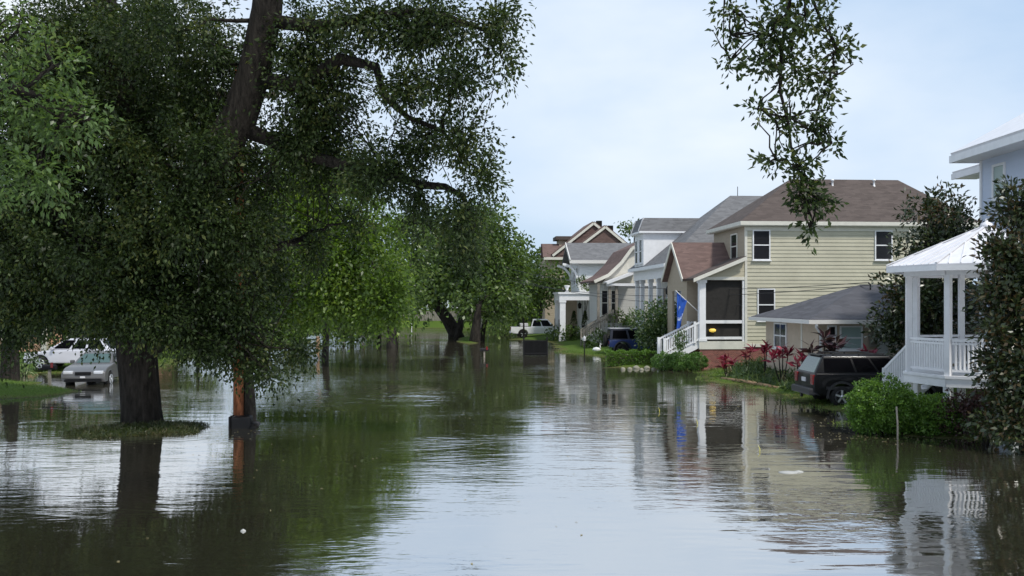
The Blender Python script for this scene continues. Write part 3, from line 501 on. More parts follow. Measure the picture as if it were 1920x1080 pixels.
# tan wall beside it belongs to the big far house
f6 = Frame(4.9, 98.0); h6 = thing('far_brown_house', 'big tan house with twin red brown gables and small dark chimneys, farthest in row', 'house', (4.9, 98, 0), A)
def s6(px, py, y=0): return f6.side(px, py, y)
def gableroof(name, pk, lft, rgt, y, dep, m):
    (px, pz), (ax, az), (bx_, bz) = s6(*pk, y), s6(*lft, y), s6(*rgt, y); mb = MB()
    mb.slab([(ax, y, az), (px, y, pz), (px, y + dep, pz), (ax, y + dep, az)], -.15); mb.slab([(px, y, pz), (bx_, y, bz), (bx_, y + dep, bz), (px, y + dep, pz)], -.15); mb.prism([(ax + .3, y + .12, az - .1), (bx_ - .3, y + .12, bz - .1), (px, y + .12, pz - .2)], (0, .1, 0)); r = mb.build(name, m, h6)
    b2 = MB(); b2.bar((ax, y - .05, az - .1), (px, y - .05, pz - .1), .1, .25); b2.bar((px, y - .05, pz - .1), (bx_, y - .05, bz - .1), .1, .25); b2.build('barge_board', M['cream'], r); return r
g1 = gableroof('roof', (1113, 417), (1036, 478), (1180, 470), 2.0, 7, M['roof_redbrown']); g2 = gableroof('roof', (1135, 424), (1085, 462), (1190, 470), .2, 6, M['roof_redbrown'])
for px, py in ((1123, 418), (1144, 427)):
    x, z = s6(px, py, 3); MB().box(x - .25, x + .35, 3, 3.6, z - 1.4, z + .25).build('chimney', M['dark'], g1)
x0, z1 = s6(1018, 456, 4); x1, z0 = s6(1052, 482, 2); mb = MB(); mb.slab([(x0 - .2, 2, z0), (x1 + 2, 2, z0), (x1 + 2, 5, z1), (x0, 5, z1)], .2); mb.box(x0 - .1, x1 + 2, 5, 5.3, z0, z1); mb.build('side_roof', M['roof_redbrown'], h6)
xq, zq = s6(1042, 448, 4.5); xq2, _ = s6(1072, 448, 4.5); mb = MB(); mb.box(xq + .4, xq2, 4.5, 7, z0, zq - .1); mb.build('upper_wall', M['tan'], h6); MB().box(xq, xq2 + .3, 4.2, 7.3, zq - .1, zq + .3).build('upper_roof', M['roof_brown'], h6)
mb = MB(); xw6 = s6(1022, 560, 2.6)[0]; mb.box(xw6, 14, 2.6, 8.8, -.2, z0 - .15); mb.build('wall', M['tan'], h6); xx, zz = s6(1056, 482, 1.9); MB().box(s6(1020, 484, 1.9)[0], xx + 1.5, 1.9, 2.0, z0 - .3, z0 - .02).build('eaves', M['cream'], h6)
x, z = s6(1057, 505, 2.6); window(h6, x, x + .7, z - 1.2, z + .5, 'side', 2.6, 'cream', 'glass')

# --- low beige cottage with grey hip roof
f7 = Frame(11.85, 36.0); h7 = thing('beige_cottage', 'low beige stucco cottage with dark grey hip roof behind the black sport utility', 'house', (11.85, 36, 0), A)
E7 = 2.80; LY = 7.1; zr7 = 4.35
mb = MB(); hip(mb, 0, 12.5, 0, LY, E7 + .1, zr7, 3.7, 9.0, .1); r7 = mb.build('roof', M['roof_dark'], h7)
mb = MB(); fascia(mb, 0, 12.5, 0, LY, E7 - .08, E7 + .08, .09); mb.box(0, 12.4, 0, .7, E7 - .06, E7 - .02); mb.box(0, .7, .7, LY, E7 - .06, E7 - .02); mb.build('gutter', M['gutter'], h7)
mb = MB(); mb.box(.55, 11.9, .55, LY - .5, -.2, E7 - .01); mb.build('wall', M['beige'], h7); MB().box(.535, .55, 2.2, 2.35, 0, E7).build('corner_board', M['cream'], h7)
mb = MB(); mb.tube([(.25, -.02, E7 - .02), (.27, .05, E7 - .2), (.62, .46, E7 - .5), (.64, .48, .0)], .06, 8); mb.build('downpipe', M['white'], h7)
y0, z1 = f7.front(1476, 606, .55); y1, z0 = f7.front(1453, 652, .55); window(h7, y0, y1, z0, z1, 'front', .55, 'white', 'glass', mull=1, t=.07)
for (a, b_, c, d, mu, gm, yc) in ((1551, 1568, 610, 655, 0, 'glass', .55), (1574, 1617, 611, 656, 0, 'blind', .55)):
    u0, z1 = f7.side(a, c, yc); u1, z0 = f7.side(b_, d, yc); window(h7, u0, u1, z0, z1, 'side', yc, 'white', gm, mull=mu, t=.06)
u0, z1 = f7.side(1644, 616, .55); u1, z0 = f7.side(1664, 690, .55); MB().box(u0, u1, .5, .55, -.1, z1).build('door', M['greywall'], h7)
u0, z1 = f7.side(1628, 613, .55); u1, z0 = f7.side(1642, 650, .55); mb = MB(); mb.box(u0, u1, .42, .55, z0, z1); mb.lathe([(.1, -.04), (.1, -.1), (.02, -.13)], 12, ((u0 + u1) / 2, .44, z0 + .25), 'y'); mb.tube([(u1, .5, z1), (u1, .5, E7)], .022, 6); mb.build('meter_box', M['wood_grey'], h7)
wm = f7.side(1632, 536, 3.0); mb = MB(); mb.tube([(wm[0], 3.0, wm[1] - .6), (wm[0], 3.0, wm[1] + .05), (wm[0] - .12, 2.9, wm[1] + .12)], .035, 7); mb.build('wire_mast', M['trimgrey'], r7)

# --- pale blue house at the right edge
fx = P(1785, 300, 36.0); h8 = thing('blue_house', 'pale blue two storey house with white metal roof rising behind the dark magnolia', 'house', (fx.x, 36, 0))
zE = fx.z; mb = MB(); mb.slab([(0, -11, zE + .14), (5, -11, zE + 2.9), (5, 0, zE + 2.9), (0, 0, zE + .14)], -.14); mb.slab([(5, -11, zE + 2.9), (10, -11, zE + .14), (10, 0, zE + .14), (5, 0, zE + 2.9)], -.14); mb.build('roof', M['metalroof'], h8)
mb = MB(); mb.box(-.08, 0, -11, .08, zE - .12, zE + .16); mb.box(0, 1.0, -11, 0, zE - .1, zE - .04); mb.box(0, 10, 0, .08, zE - .12, zE + .14)
for k in range(16): mb.box(.05, .9, -10.7 + k * .7, -10.6 + k * .7, zE - .04, zE + .12)
mb.build('eaves', M['white'], h8); MB().box(.95, 9.2, -10.5, -.4, .4, zE + .1).build('wall', M['bluewall'], h8)
l2 = P(1787, 332, 38.8); mb = MB(); mb.slab([(1.4, .3, l2.z + .1), (5, .3, l2.z + 1.3), (5, 2.8, l2.z + 1.3), (1.4, 2.8, l2.z + .1)], -.12); mb.box(1.32, 1.4, .3, 2.8, l2.z - .12, l2.z + .12); mb.box(1.4, 2.4, .3, 2.8, l2.z - .1, l2.z - .04); mb.build('lower_roof', M['metalroof'], h8)
MB().box(2.4, 9, .1, 2.4, .4, l2.z).build('rear_wall', M['bluewall'], h8); MB().box(.9, 1.02, -.5, -.36, .4, zE).build('corner_board', M['white'], h8)
wxx = fx.x + .95; ya = wxx * F / (1862 - 960) - 36; yb = wxx * F / (1886 - 960) - 36; za = CH + (HY - 303) / F * (36 + yb); zb_ = CH + (HY - 372) / F * (36 + yb); window(h8, yb, ya, zb_, za, 'front', .95, 'white', 'blind', t=.1); window(h8, yb - 3.5, ya - 3.5, zb_, za, 'front', .95, 'white', 'glass', t=.1); window(h8, yb, ya, zb_ - 4, za - 3.6, 'front', .95, 'white', 'glass', t=.1)

# --- peach house far left behind the parked cars
h9 = thing('peach_house', 'peach stucco house with shingled roof behind the parked cars under the oak', 'house', (-33, 56, 0))
MB().box(0, 9, 0, 9, .2, 3.5).build('wall', M['peach'], h9); mb = MB(); hip(mb, -.7, 9.7, -.7, 9.7, 3.6, 5.6, 4, 5); mb.build('roof', M['roof_brown'], h9)
mb = MB(); fascia(mb, -.7, 9.7, -.7, 9.7, 3.4, 3.58); mb.build('eaves', M['cream'], h9)
for x in (1.5, 5.5): window(h9, x, x + 1.4, 1.2, 2.9, 'side', 0, 'cream', 'glass')
for x in (4.2, 8): MB().box(x, x + .35, -.6, -.25, .2, 3.4).build('pillar', M['cream'], h9)

# --- octagonal white gazebo
gz = thing('gazebo', 'white octagonal garden gazebo with slatted railing and metal roof on a raised deck', 'gazebo', (14.13, 27.0, 0))
GR = 2.24; va = [R(216.4 + 45 * k) for k in range(8)]; DT, DB = 1.52, 1.20; YV = 25.67
def gv(k, r, z): a_ = va[k % 8]; return Vector((r * math.cos(a_), r * math.sin(a_), z))
EVT = CH + 70 / F * 25.2; EVB = CH + 60 / F * 25.2; AP = CH + 141 / F * 27
mb = MB(); top = [gv(k, GR * 1.27, EVT) for k in range(8)]; apx = Vector((0, 0, AP))
mb.add(top + [apx] + [gv(k, GR * 1.27, EVT - .05) for k in range(8)], [(k, (k + 1) % 8, 8) for k in range(8)] + [(k, k + 9, (k + 1) % 8 + 9, (k + 1) % 8) for k in range(8)] + [tuple(16 - k for k in range(8))])
for k in range(8):
    mb.bar(top[k] + Vector((0, 0, .03)), apx + Vector((0, 0, .03)), .07, .03)
    for j in range(1, 7):
        t_ = j / 7; a_ = top[k].lerp(top[(k + 1) % 8], t_); m_ = (top[k] + top[(k + 1) % 8]) / 2; ln = 1 - abs(t_ - .5) * 2; mb.bar(a_ + Vector((0, 0, .01)), a_ + (apx - m_) * ln + Vector((0, 0, .01)), .025, .03)
mb.lathe([(.22, AP - .08), (.16, AP + .06), (.05, AP + .12), (.03, AP + .2)], 8); rg = mb.build('roof', M['metalroof'], gz)
mb = MB()
for k in range(8):
    a_, b2 = gv(k, GR * 1.26, EVT - .12), gv(k + 1, GR * 1.26, EVT - .12); mb.bar(a_, b2, .04, .14); a_, b2 = gv(k, GR * 1.02, EVB - .06), gv(k + 1, GR * 1.02, EVB - .06); mb.bar(a_, b2, .12, .2)
mb.build('eave_board', M['white'], gz)
mb = MB(); oc = [gv(k, GR * 1.06, DT) for k in range(8)]; mb.slab(oc, .08); mb.build('deck', M['white'], gz)
mb = MB()
for k in range(8): mb.bar(gv(k, GR * 1.03, (DT - .08 + DB) / 2), gv(k + 1, GR * 1.03, (DT - .08 + DB) / 2), .05, DT - .08 - DB)
mb.build('deck_skirt', M['white'], gz)
for k in range(8):
    a_ = gv(k, GR * .98, 0); q = Matrix.Translation(a_) @ Matrix.Rotation(va[k], 4, 'Z')
    MB().box(-.08, .08, -.08, .08, DT, EVB, q).build('post', M['white'], gz); MB().box(-.1, .1, -.1, .1, -.2, DB, q).build('deck_support', M['white'], gz)
for k in range(8):
    if k == 6: continue                                   # the opening where the stairs arrive
    a_, b2 = gv(k, GR * .98, 0), gv(k + 1, GR * .98, 0); mb = MB(); up = Vector((0, 0, 1)); d = (b2 - a_).normalized(); a_ += d * .09; b2 -= d * .09
    mb.bar(a_ + up * (DT + 1.0), b2 + up * (DT + 1.0), .09, .07); mb.bar(a_ + up * (DT + .9), b2 + up * (DT + .9), .05, .06); mb.bar(a_ + up * (DT + .14), b2 + up * (DT + .14), .06, .07)
    nb = 14
    for i in range(1, nb): c_ = a_.lerp(b2, i / nb); mb.bar(c_ + up * (DT + .17), c_ + up * (DT + .88), .055, .055)
    mb.build('railing', M['white'], gz)
s_a = gv(6, GR * .98, DT); s_b = gv(7, GR * .98, DT); dv = Vector((math.cos(R(112)), math.sin(R(112)), 0)); run = 1.35; up = Vector((0, 0, 1)); drop = 1.15
mb = MB(); sidev = Vector((dv.y, -dv.x, 0)); base = gv(6, GR * .98, DT)
for i in range(5):
    c0 = base + dv * (run * i / 5) - up * (drop * (i + .7) / 5); mb.slab([c0, c0 + dv * run / 5, c0 + dv * run / 5 + sidev * 1.3, c0 + sidev * 1.3], .05)
mb.build('stairs', M['white'], gz)
for off in (0, 1.32):
    o_ = base + sidev * off; mb = MB(); mb.bar(o_ + up * 1.0, o_ + dv * run + up * (1.0 - drop), .07, .08); mb.bar(o_ + up * .02, o_ + dv * run + up * (.02 - drop), .05, .24)
    for i in range(1, 14): c_ = o_ + dv * (run * i / 14) - up * (drop * i / 14); mb.bar(c_, c_ + up * .98, .05, .05)
    mb.bar(o_ + dv * run - up * (drop + .3), o_ + dv * run + up * (1.05 - drop), .1, .1); mb.build('stair_railing', M['white'], gz)
ch = thing('garden_chair', 'white slatted garden chair on the gazebo deck', 'chair', (14.0, 26.1, DT), R(200))
MB().box(-.27, .27, -.26, .26, .38, .43).build('seat', M['white'], ch); mb = MB()
for i in range(5): mb.box(-.26 + i * .11, -.18 + i * .11, .24, .28, .45, .98)
mb.box(-.27, .27, .24, .28, .94, 1.0); mb.build('backrest', M['white'], ch)
for x in (-.25, .25):
    MB().box(x - .03, x + .03, -.3, .28, .58, .62).build('armrest', M['white'], ch)
    for y in (-.24, .24): MB().box(x - .03, x + .03, y - .03, y + .03, 0, .58).build('leg', M['white'], ch)

# ---------------------------------------------------------------- vehicles (x forward, y left)
def arc(cx, cz, r, a0, a1, n=9): return [(cx + r * math.cos(R(a0 + (a1 - a0) * i / n)), cz + r * math.sin(R(a0 + (a1 - a0) * i / n))) for i in range(n + 1)]
def wheel(root, x, y, r, sgn, rimm='rim', spokes=5, wd=.24):
    tmb = MB(); tmb.lathe([(r * .62, -wd / 2), (r * .93, -wd / 2), (r, -wd / 2 + .03), (r, wd / 2 - .03), (r * .93, wd / 2), (r * .62, wd / 2)], 24, (x, y, r), 'y'); tw = tmb.build('wheel', M['tyre'], root)
    q = MB(); yo = y + sgn * (wd / 2 + .004); q.lathe([(r * .66, -.03), (r * .66, .02), (r * .59, .02), (r * .59, -.03)], 24, (x, yo, r), 'y', cap=False); q.lathe([(r * .16, -.03), (r * .16, .035), (.02, .04)], 12, (x, yo, r), 'y')
    for k in range(spokes):
        a_ = 2 * math.pi * k / spokes + .3; q.bar((x + math.cos(a_) * r * .1, yo, r + math.sin(a_) * r * .1), (x + math.cos(a_) * r * .62, yo, r + math.sin(a_) * r * .62), .03, r * .17)
    q.build('rim', M[rimm], tw); MB().lathe([(r * .6, -.02), (r * .6, .0)], 20, (x, y + sgn * (wd / 2 - .03), r), 'y').build('brake_disc', M['dark'], tw)
def carbody(root, prof, hw, paint, bev=.07, name='body'):
    mb = MB(); mb.prism([(x, -hw, z) for x, z in prof], (0, 2 * hw, 0)); o = mb.build(name, paint, root, bev=bev, seg=3)
    for p in o.data.polygons: p.use_smooth = True
    o.data.set_sharp_from_angle(angle=R(40)) if hasattr(o.data, 'set_sharp_from_angle') else None
    return o
def cabin(root, pb, pt, hb, ht, paint, gm, sides, bev=.05, front='windscreen', rear='carglass'):
    """greenhouse: pb/pt = (x0,x1,z) at belt and roof; sides = list of (x0b,x1b,x0t,x1t) window fractions"""
    (a0, a1, zb), (t0, t1, zt) = pb, pt; mb = MB()
    mb.add([(a0, -hb, zb), (a1, -hb, zb), (a1, hb, zb), (a0, hb, zb), (t0, -ht, zt), (t1, -ht, zt), (t1, ht, zt), (t0, ht, zt)], [(3, 2, 1, 0), (4, 5, 6, 7), (0, 1, 5, 4), (1, 2, 6, 5), (2, 3, 7, 6), (3, 0, 4, 7)])
    o = mb.build('cabin', paint, root, bev=bev, seg=3)
    for p in o.data.polygons: p.use_smooth = True
    o.data.set_sharp_from_angle(angle=R(40)) if hasattr(o.data, 'set_sharp_from_angle') else None
    def at(f, v, s):
        x = (a0 + (a1 - a0) * f) * (1 - v) + (t0 + (t1 - t0) * f) * v; return Vector((x, s * (hb * (1 - v) + ht * v), zb + (zt - zb) * v))
    for s in (-1, 1):
        for (f0, f1, g0, g1) in sides:
            n_ = Vector((0, s, (hb - ht) / (zt - zb))).normalized() * .008; q = [at(f0, .1, s), at(f1, .1, s), at(g1, .86, s), at(g0, .86, s)]
            m_ = MB(); m_.prism([p + n_ for p in q], -n_ * 2.2); m_.build('window', M[gm], root)
    for f, gmm, nm in ((1, front, 'windscreen'), (0, rear, 'rear_window')):
        sgn = 1 if f else -1; run_ = (t1 - a1) if f else (a0 - t0); n_ = Vector((sgn * (zt - zb), 0, -run_ if f else -run_)); n_ = Vector((sgn * (zt - zb), 0, abs(run_))).normalized() * .01
        q = [at(f, .08, -.86), at(f, .08, .86), at(f, .88, .84), at(f, .88, -.84)]; m_ = MB(); m_.prism([p + n_ for p in q], -n_ * 2.4); m_.build(nm, M[gmm], root)
    return o
def lamp(root, nm, m, x0, x1, y0, y1, z0, z1, bev=.02): return MB().box(x0, x1, y0, y1, z0, z1).build(nm, M[m], root, bev=bev)

# black sport utility, tail towards the street
sv = thing('suv', 'black sport utility with roof rack parked by the red leaved plants', 'car', (10.28, 31.95, -.02), R(2)); HW = .93
prof = [(0, .52), (.02, 1.0), (.10, 1.18), (3.35, 1.14), (4.45, 1.0), (4.62, .8), (4.66, .5), (4.5, .34)] + arc(3.75, .38, .43, -5, 185) + arc(.98, .38, .43, -5, 185) + [(.2, .38)]
prof = [(0, .55), (.03, 1.02), (.08, 1.17), (3.35, 1.14), (4.45, 1.0), (4.62, .8), (4.66, .5), (4.5, .34)] + [(4.2, .34)] + arc(3.75, .38, .44, 0, 180) + arc(.98, .38, .44, 0, 180) + [(.2, .4)]
carbody(sv, prof, HW, M['carblack']); cabin(sv, (.06, 3.6, 1.14), (.42, 2.75, 1.76), .90, .70, M['carblack'], 'carglass', [(.09, .40, .02, .39), (.425, .63, .42, .64), (.655, .93, .67, .93)], front='windscreen', rear='windscreen')
for x in (.98, 3.75):
    for s in (-1, 1): wheel(sv, x, s * (HW - .10), .37, s)
for s in (-1, 1):
    q = MB()
    for x in (.98, 3.75):
        pts = arc(x, .38, .49, -8, 188, 12)
        for (a_, b2), (c_, d_) in zip(pts[:-1], pts[1:]): q.bar((a_, s * (HW + .012), b2), (c_, s * (HW + .012), d_), .05, .08)
    q.build('wheel_arch', M['trimgrey'], sv); MB().box(.45, 3.3, s * HW - .015, s * HW + .02, .62, .72).build('side_trim', M['trimgrey'], sv)
    lamp(sv, 'tail_light', 'lampred', -.015, .14, s * .78 - .12, s * .78 + .13, .78, 1.12)
    lamp(sv, 'headlight', 'lampclear', 4.4, 4.64, s * .68 - .16, s * .68 + .16, .78, .94)
    q = MB(); q.bar((.75, s * .62, 1.82), (2.6, s * .62, 1.82), .04, .04)
    for x in (.8, 1.7, 2.55): q.bar((x, s * .62, 1.73), (x, s * .62, 1.82), .05, .05)
    q.build('roof_rack', M['trimgrey'], sv); MB().box(2.95, 3.12, s * .98 - .09, s * .98 + .09, 1.16, 1.34).build('mirror', M['carblack'], sv, bev=.04)
    for x in (1.55, 2.6): MB().box(x, x + .2, s * HW - .005, s * HW + .03, 1.0, 1.035).build('door_handle', M['trimgrey'], sv, bev=.01)
q = MB(); q.bar((1.1, -.6, 1.83), (1.1, .6, 1.83), .06, .03); q.bar((2.2, -.6, 1.83), (2.2, .6, 1.83), .06, .03); q.build('cross_bar', M['trimgrey'], sv)
MB().box(-.14, .16, -.9, .9, .42, .66).build('rear_bumper', M['trimgrey'], sv, bev=.05); MB().box(4.5, 4.74, -.9, .9, .4, .66).build('front_bumper', M['trimgrey'], sv, bev=.05)
MB().box(-.02, .02, -.17, .17, .84, .98).build('number_plate', M['plate'], sv); MB().box(.35, .6, -.55, .55, 1.745, 1.79).build('rear_spoiler', M['carblack'], sv, bev=.02); MB().box(.12, .2, .62, .7, .22, .36).build('tow_hook', M['trimgrey'], sv)

# white pickup
pk = thing('pickup_truck', 'white crew cab pickup truck parked by the white porch far down the street', 'truck', (-.15, 88.5, .0), R(2)); HW = .98
prof = [(0, .6), (.03, 1.12), (3.9, 1.12), (5.1, 1.06), (5.5, .95), (5.55, .6), (5.4, .45), (4.95, .45)] + arc(4.45, .42, .5, 5, 175) + arc(1.2, .42, .5, 5, 175) + [(.3, .5)]
carbody(pk, prof, HW, M['carwhite']); cabin(pk, (1.95, 4.25, 1.1), (2.15, 3.55, 1.86), .93, .72, M['carwhite'], 'carglass', [(.05, .46, .07, .46), (.50, .9, .50, .95)])
for x in (1.2, 4.45):
    for s in (-1, 1): wheel(pk, x, s * (HW - .12), .42, s, wd=.28)
MB().box(.1, 1.9, -.78, .78, 1.121, 1.13).build('truck_bed', M['trimgrey'], pk)
for s in (-1, 1): lamp(pk, 'tail_light', 'lampred', -.02, .08, s * .88 - .08, s * .88 + .08, .78, 1.08); lamp(pk, 'headlight', 'lampclear', 5.4, 5.57, s * .75 - .18, s * .75 + .18, .75, .95); MB().box(3.9, 4.05, s * 1.05 - .12, s * 1.05 + .12, 1.2, 1.42).build('mirror', M['black'], pk, bev=.04)
MB().box(-.15, .06, -.95, .95, .5, .72).build('rear_bumper', M['chrome'], pk, bev=.04)
q = MB(); q.box(.9, 1.7, -.7, .7, 1.13, 1.45); q.build('tool_box', M['plate'], pk, bev=.06)

# navy open-road off-roader
jp = thing('off_road_car', 'navy blue soft top off roader parked behind the leafy shrub', 'car', (6.35, 60.3, .0), R(3)); HW = .86
prof = [(0, .62), (0, 1.08), (2.35, 1.1), (3.9, 1.05), (3.95, .62), (3.7, .55)] + arc(3.2, .42, .5, 8, 172) + arc(.85, .42, .5, 8, 172) + [(.25, .58)]
carbody(jp, prof, HW, M['carblue'], .04); cabin(jp, (.02, 2.45, 1.08), (.12, 2.05, 1.80), .82, .68, M['softtop'], 'carglass', [(.07, .5, .08, .5), (.56, .93, .56, .97)])
MB().box(.1, 2.1, -.70, .70, 1.802, 1.83).build('roof_strip', M['plate'], jp)
for x in (.85, 3.2):
    for s in (-1, 1): wheel(jp, x, s * (HW - .04), .42, s, 'trimgrey', wd=.28)
for s in (-1, 1):
    q = MB()
    for x in (.85, 3.2):
        pts = arc(x, .42, .56, 0, 180, 10)
        for (a_, b2), (c_, d_) in zip(pts[:-1], pts[1:]): q.bar((a_, s * (HW + .06), b2), (c_, s * (HW + .06), d_), .16, .05)
    q.build('wheel_arch', M['trimgrey'], jp); lamp(jp, 'tail_light', 'lampred', -.04, .02, s * .7 - .09, s * .7 + .09, .8, 1.0)
MB().lathe([(.2, -.1), (.38, -.1), (.4, -.06), (.4, .1), (.36, .12), (.1, .12)], 20, (-.16, 0, 1.0), 'x').build('spare_wheel', M['tyre'], jp)

# silver saloon nose-on in the flooded drive, and the pale hatchback behind it
sd = thing('sedan', 'silver grey saloon facing out of the flooded driveway, half hidden by oak leaves', 'car', (-19.1, 43.6, -.12), R(-82)); HW = .9
prof = [(0, .55), (.05, .92), (.5, 1.0), (3.3, .98), (4.2, .86), (4.62, .68), (4.68, .42), (4.5, .25), (4.2, .25)] + arc(3.8, .32, .38, 0, 180) + arc(.95, .32, .38, 0, 180) + [(.2, .3)]
carbody(sd, prof, HW, M['carsilver'], .1); cabin(sd, (.55, 3.35, .97), (1.25, 2.55, 1.42), .84, .62, M['carsilver'], 'carglass', [(.1, .48, .05, .47), (.52, .92, .53, .97)])
for x in (.95, 3.8):
    for s in (-1, 1): wheel(sd, x, s * (HW - .11), .32, s)
for s in (-1, 1): lamp(sd, 'headlight', 'lampclear', 4.3, 4.66, s * .62 - .2, s * .62 + .2, .6, .74, .05); MB().box(2.95, 3.1, s * .95 - .09, s * .95 + .09, .98, 1.12).build('mirror', M['carsilver'], sd, bev=.04)
MB().box(4.6, 4.70, -.32, .32, .56, .70).build('grille', M['black'], sd, bev=.02); MB().box(4.62, 4.71, -.75, .75, .28, .36).build('air_intake', M['black'], sd); MB().box(4.68, 4.72, -.1, .1, .44, .52).build('number_plate', M['plate'], sd)
hb_ = thing('crossover', 'pale silver crossover parked side on behind the grey saloon', 'car', (-20.2, 46.7, .12), R(180)); HW = .9
prof = [(0, .6), (.05, 1.0), (.2, 1.08), (3.2, 1.02), (4.1, .9), (4.5, .7), (4.55, .45), (4.35, .3)] + arc(3.65, .36, .42, 0, 180) + arc(.95, .36, .42, 0, 180) + [(.2, .35)]
carbody(hb_, prof, HW, M['carpale'], .1); cabin(hb_, (.1, 3.3, 1.04), (.7, 2.4, 1.6), .86, .66, M['carpale'], 'carglass', [(.08, .36, .04, .34), (.4, .63, .39, .63), (.67, .94, .68, .97)])
for x in (.95, 3.65):
    for s in (-1, 1): wheel(hb_, x, s * (HW - .1), .36, s)
for s in (-1, 1): lamp(hb_, 'headlight', 'lampclear', 4.2, 4.5, s * .62 - .18, s * .62 + .18, .72, .88, .05); MB().box(2.9, 3.05, s * .98 - .1, s * .98 + .1, 1.06, 1.2).build('mirror', M['carpale'], hb_, bev=.04)

# ---------------------------------------------------------------- trees
def PB(lst): return [(tuple(P(px, py, Y)), (rx / F * Y, dz if dz else (rx + ry) / 2 / F * Y * .75, ry / F * Y)) for px, py, rx, ry, Y, dz in lst]
# big near oak
ok = thing('oak_tree', 'huge dark live oak standing in the flood on a small grass island', 'tree', (0, 0, 0))
blobs = PB([(70, 340, 170, 250, 26, 2.5), (240, 250, 170, 240, 26, 2.5), (400, 330, 120, 170, 26, 2), (330, 60, 180, 100, 24.5, 2), (140, 90, 170, 130, 27, 2), (140, 510, 165, 100, 27, 2), (300, 520, 140, 110, 25.5, 1.6),
            (400, 540, 100, 110, 25.5, 1.6), (500, 694, 45, 20, 25.6, .5), (20, 600, 45, 90, 28, 1.2), (380, 640, 80, 40, 25, .8), (560, 655, 40, 30, 26, .6), (80, 590, 90, 25, 27, .8), (250, 560, 70, 60, 24.6, .8), (180, 615, 50, 30, 27.4, .6),
            (590, 150, 120, 140, 25, 2), (610, 310, 130, 60, 26, 1.6), (690, 40, 130, 60, 23.5, 1.8), (720, 320, 100, 60, 24, 1.5), (820, 50, 100, 70, 22.5, 1.5), (925, 50, 60, 70, 21.5, 1.1), (850, 150, 80, 60, 22, 1.3), (760, 160, 70, 50, 23, 1.2),
            (870, 260, 65, 55, 22.5, 1), (905, 330, 42, 45, 22.5, .8), (790, 260, 60, 40, 23.5, .9), (860, 405, 60, 50, 23, 1), (940, 110, 40, 40, 21.5, .7), (560, 270, 60, 50, 24.6, .8), (790, 380, 40, 30, 24, .7), (870, 470, 35, 35, 24, .6), (220, 470, 110, 80, 24.2, 1), (330, 400, 110, 90, 23.8, 1), (380, 270, 80, 80, 23.8, .9), (200, 590, 60, 50, 24.5, .7), (300, 600, 70, 50, 24.3, .8), (120, 430, 120, 110, 24.6, 1.1), (90, 200, 120, 120, 24.8, 1.2), (250, 300, 90, 110, 24, .9), (440, 440, 90, 70, 24.6, .9), (560, 60, 60, 70, 24.6, .8), (400, 120, 80, 90, 25.6, 1), (180, 330, 90, 90, 25, 1), (590, 460, 22, 60, 26, .4), (668, 410, 30, 45, 25.5, .5), (775, 420, 22, 40, 25, .4), (10, 470, 60, 110, 27, 1.5), (30, 590, 50, 60, 28, 1.2), (770, 50, 70, 45, 23.4, 1), (600, 230, 70, 60, 25.4, 1), (110, 180, 190, 170, 30, 1.4), (340, 190, 150, 150, 29.5, 1.2), (90, 440, 180, 120, 31, 1.4), (300, 40, 160, 80, 29, 1.2), (440, 330, 80, 90, 29, 1)])
lp_, ld, lc = fill(blobs, .118, .064, 3.9, 20, .25, -.28, 1.15)
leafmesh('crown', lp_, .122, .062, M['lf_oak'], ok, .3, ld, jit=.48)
tb = MB(); base = G(267, 803); tk = [P(267, 822, 26.0) + Vector((0, 0, -.3)), P(266, 800, 26), P(265, 770, 26), P(262, 720, 26), P(258, 670, 26), P(256, 620, 26), P(262, 560, 26)]
tb.tube(tk, [.80, .61, .545, .53, .54, .58, .6], 22, wob=.05)
l1 = [P(268, 575, 26), P(320, 440, 25.6), P(390, 320, 25.2), P(452, 215, 25), P(478, 130, 24.8), P(500, 20, 24.5), P(515, -150, 24)]; tb.tube(l1, [.60, .56, .52, .48, .44, .40, .34], 18, wob=.05)
l2 = [P(440, 235, 25.1), P(505, 262, 25), P(570, 290, 24.8), P(640, 308, 24.5), P(720, 325, 24.2), P(790, 347, 24), P(835, 350, 23.6), P(868, 368, 23.3), P(890, 420, 23.2)]; tb.tube(l2, [.24, .2, .17, .15, .13, .11, .09, .07, .04], 12, wob=.06)
l3 = [P(490, 150, 24.8), P(560, 160, 24.4), P(640, 110, 24), P(705, 125, 23.6), P(720, 180, 23.4), P(765, 220, 23.2), P(830, 245, 23), P(862, 290, 22.8)]; tb.tube(l3, [.24, .2, .16, .12, .09, .07, .05, .02], 10, wob=.06)
l4 = [P(505, 40, 24.6), P(600, 50, 24), P(700, 30, 23.4), P(800, 20, 22.8), P(880, 45, 22.2), P(940, 70, 21.8)]; tb.tube(l4, [.2, .16, .12, .09, .06, .03], 10, wob=.06)
l5 = [P(258, 590, 26), P(190, 480, 26), P(110, 380, 26.3), P(40, 300, 26.6), P(-120, 200, 27)]; tb.tube(l5, [.5, .42, .36, .3, .2], 14, wob=.06)
l6 = [P(285, 660, 25.8), P(305, 630, 25.4), P(330, 590, 25)]; tb.tube(l6, [.26, .22, .12], 10, wob=.05)
l7 = [P(330, 420, 25.6), P(420, 450, 25.6), P(500, 470, 26), P(560, 450, 26.4)]; tb.tube(l7, [.25, .2, .15, .08], 9, wob=.06)
l8 = [P(260, 560, 26), P(255, 400, 26.3), P(240, 220, 26.6), P(200, 40, 26.8), P(180, -200, 26.5)]; tb.tube(l8, [.55, .48, .4, .34, .25], 14, wob=.05)
nodes = [tuple(q) for l in (l1, l2, l3, l4, l5, l6, l7, l8) for q in l]
limbs_to(tb, nodes, blobs, lc, .1, 5); tb.build('trunk', M['bark'], ok, fixn=False)
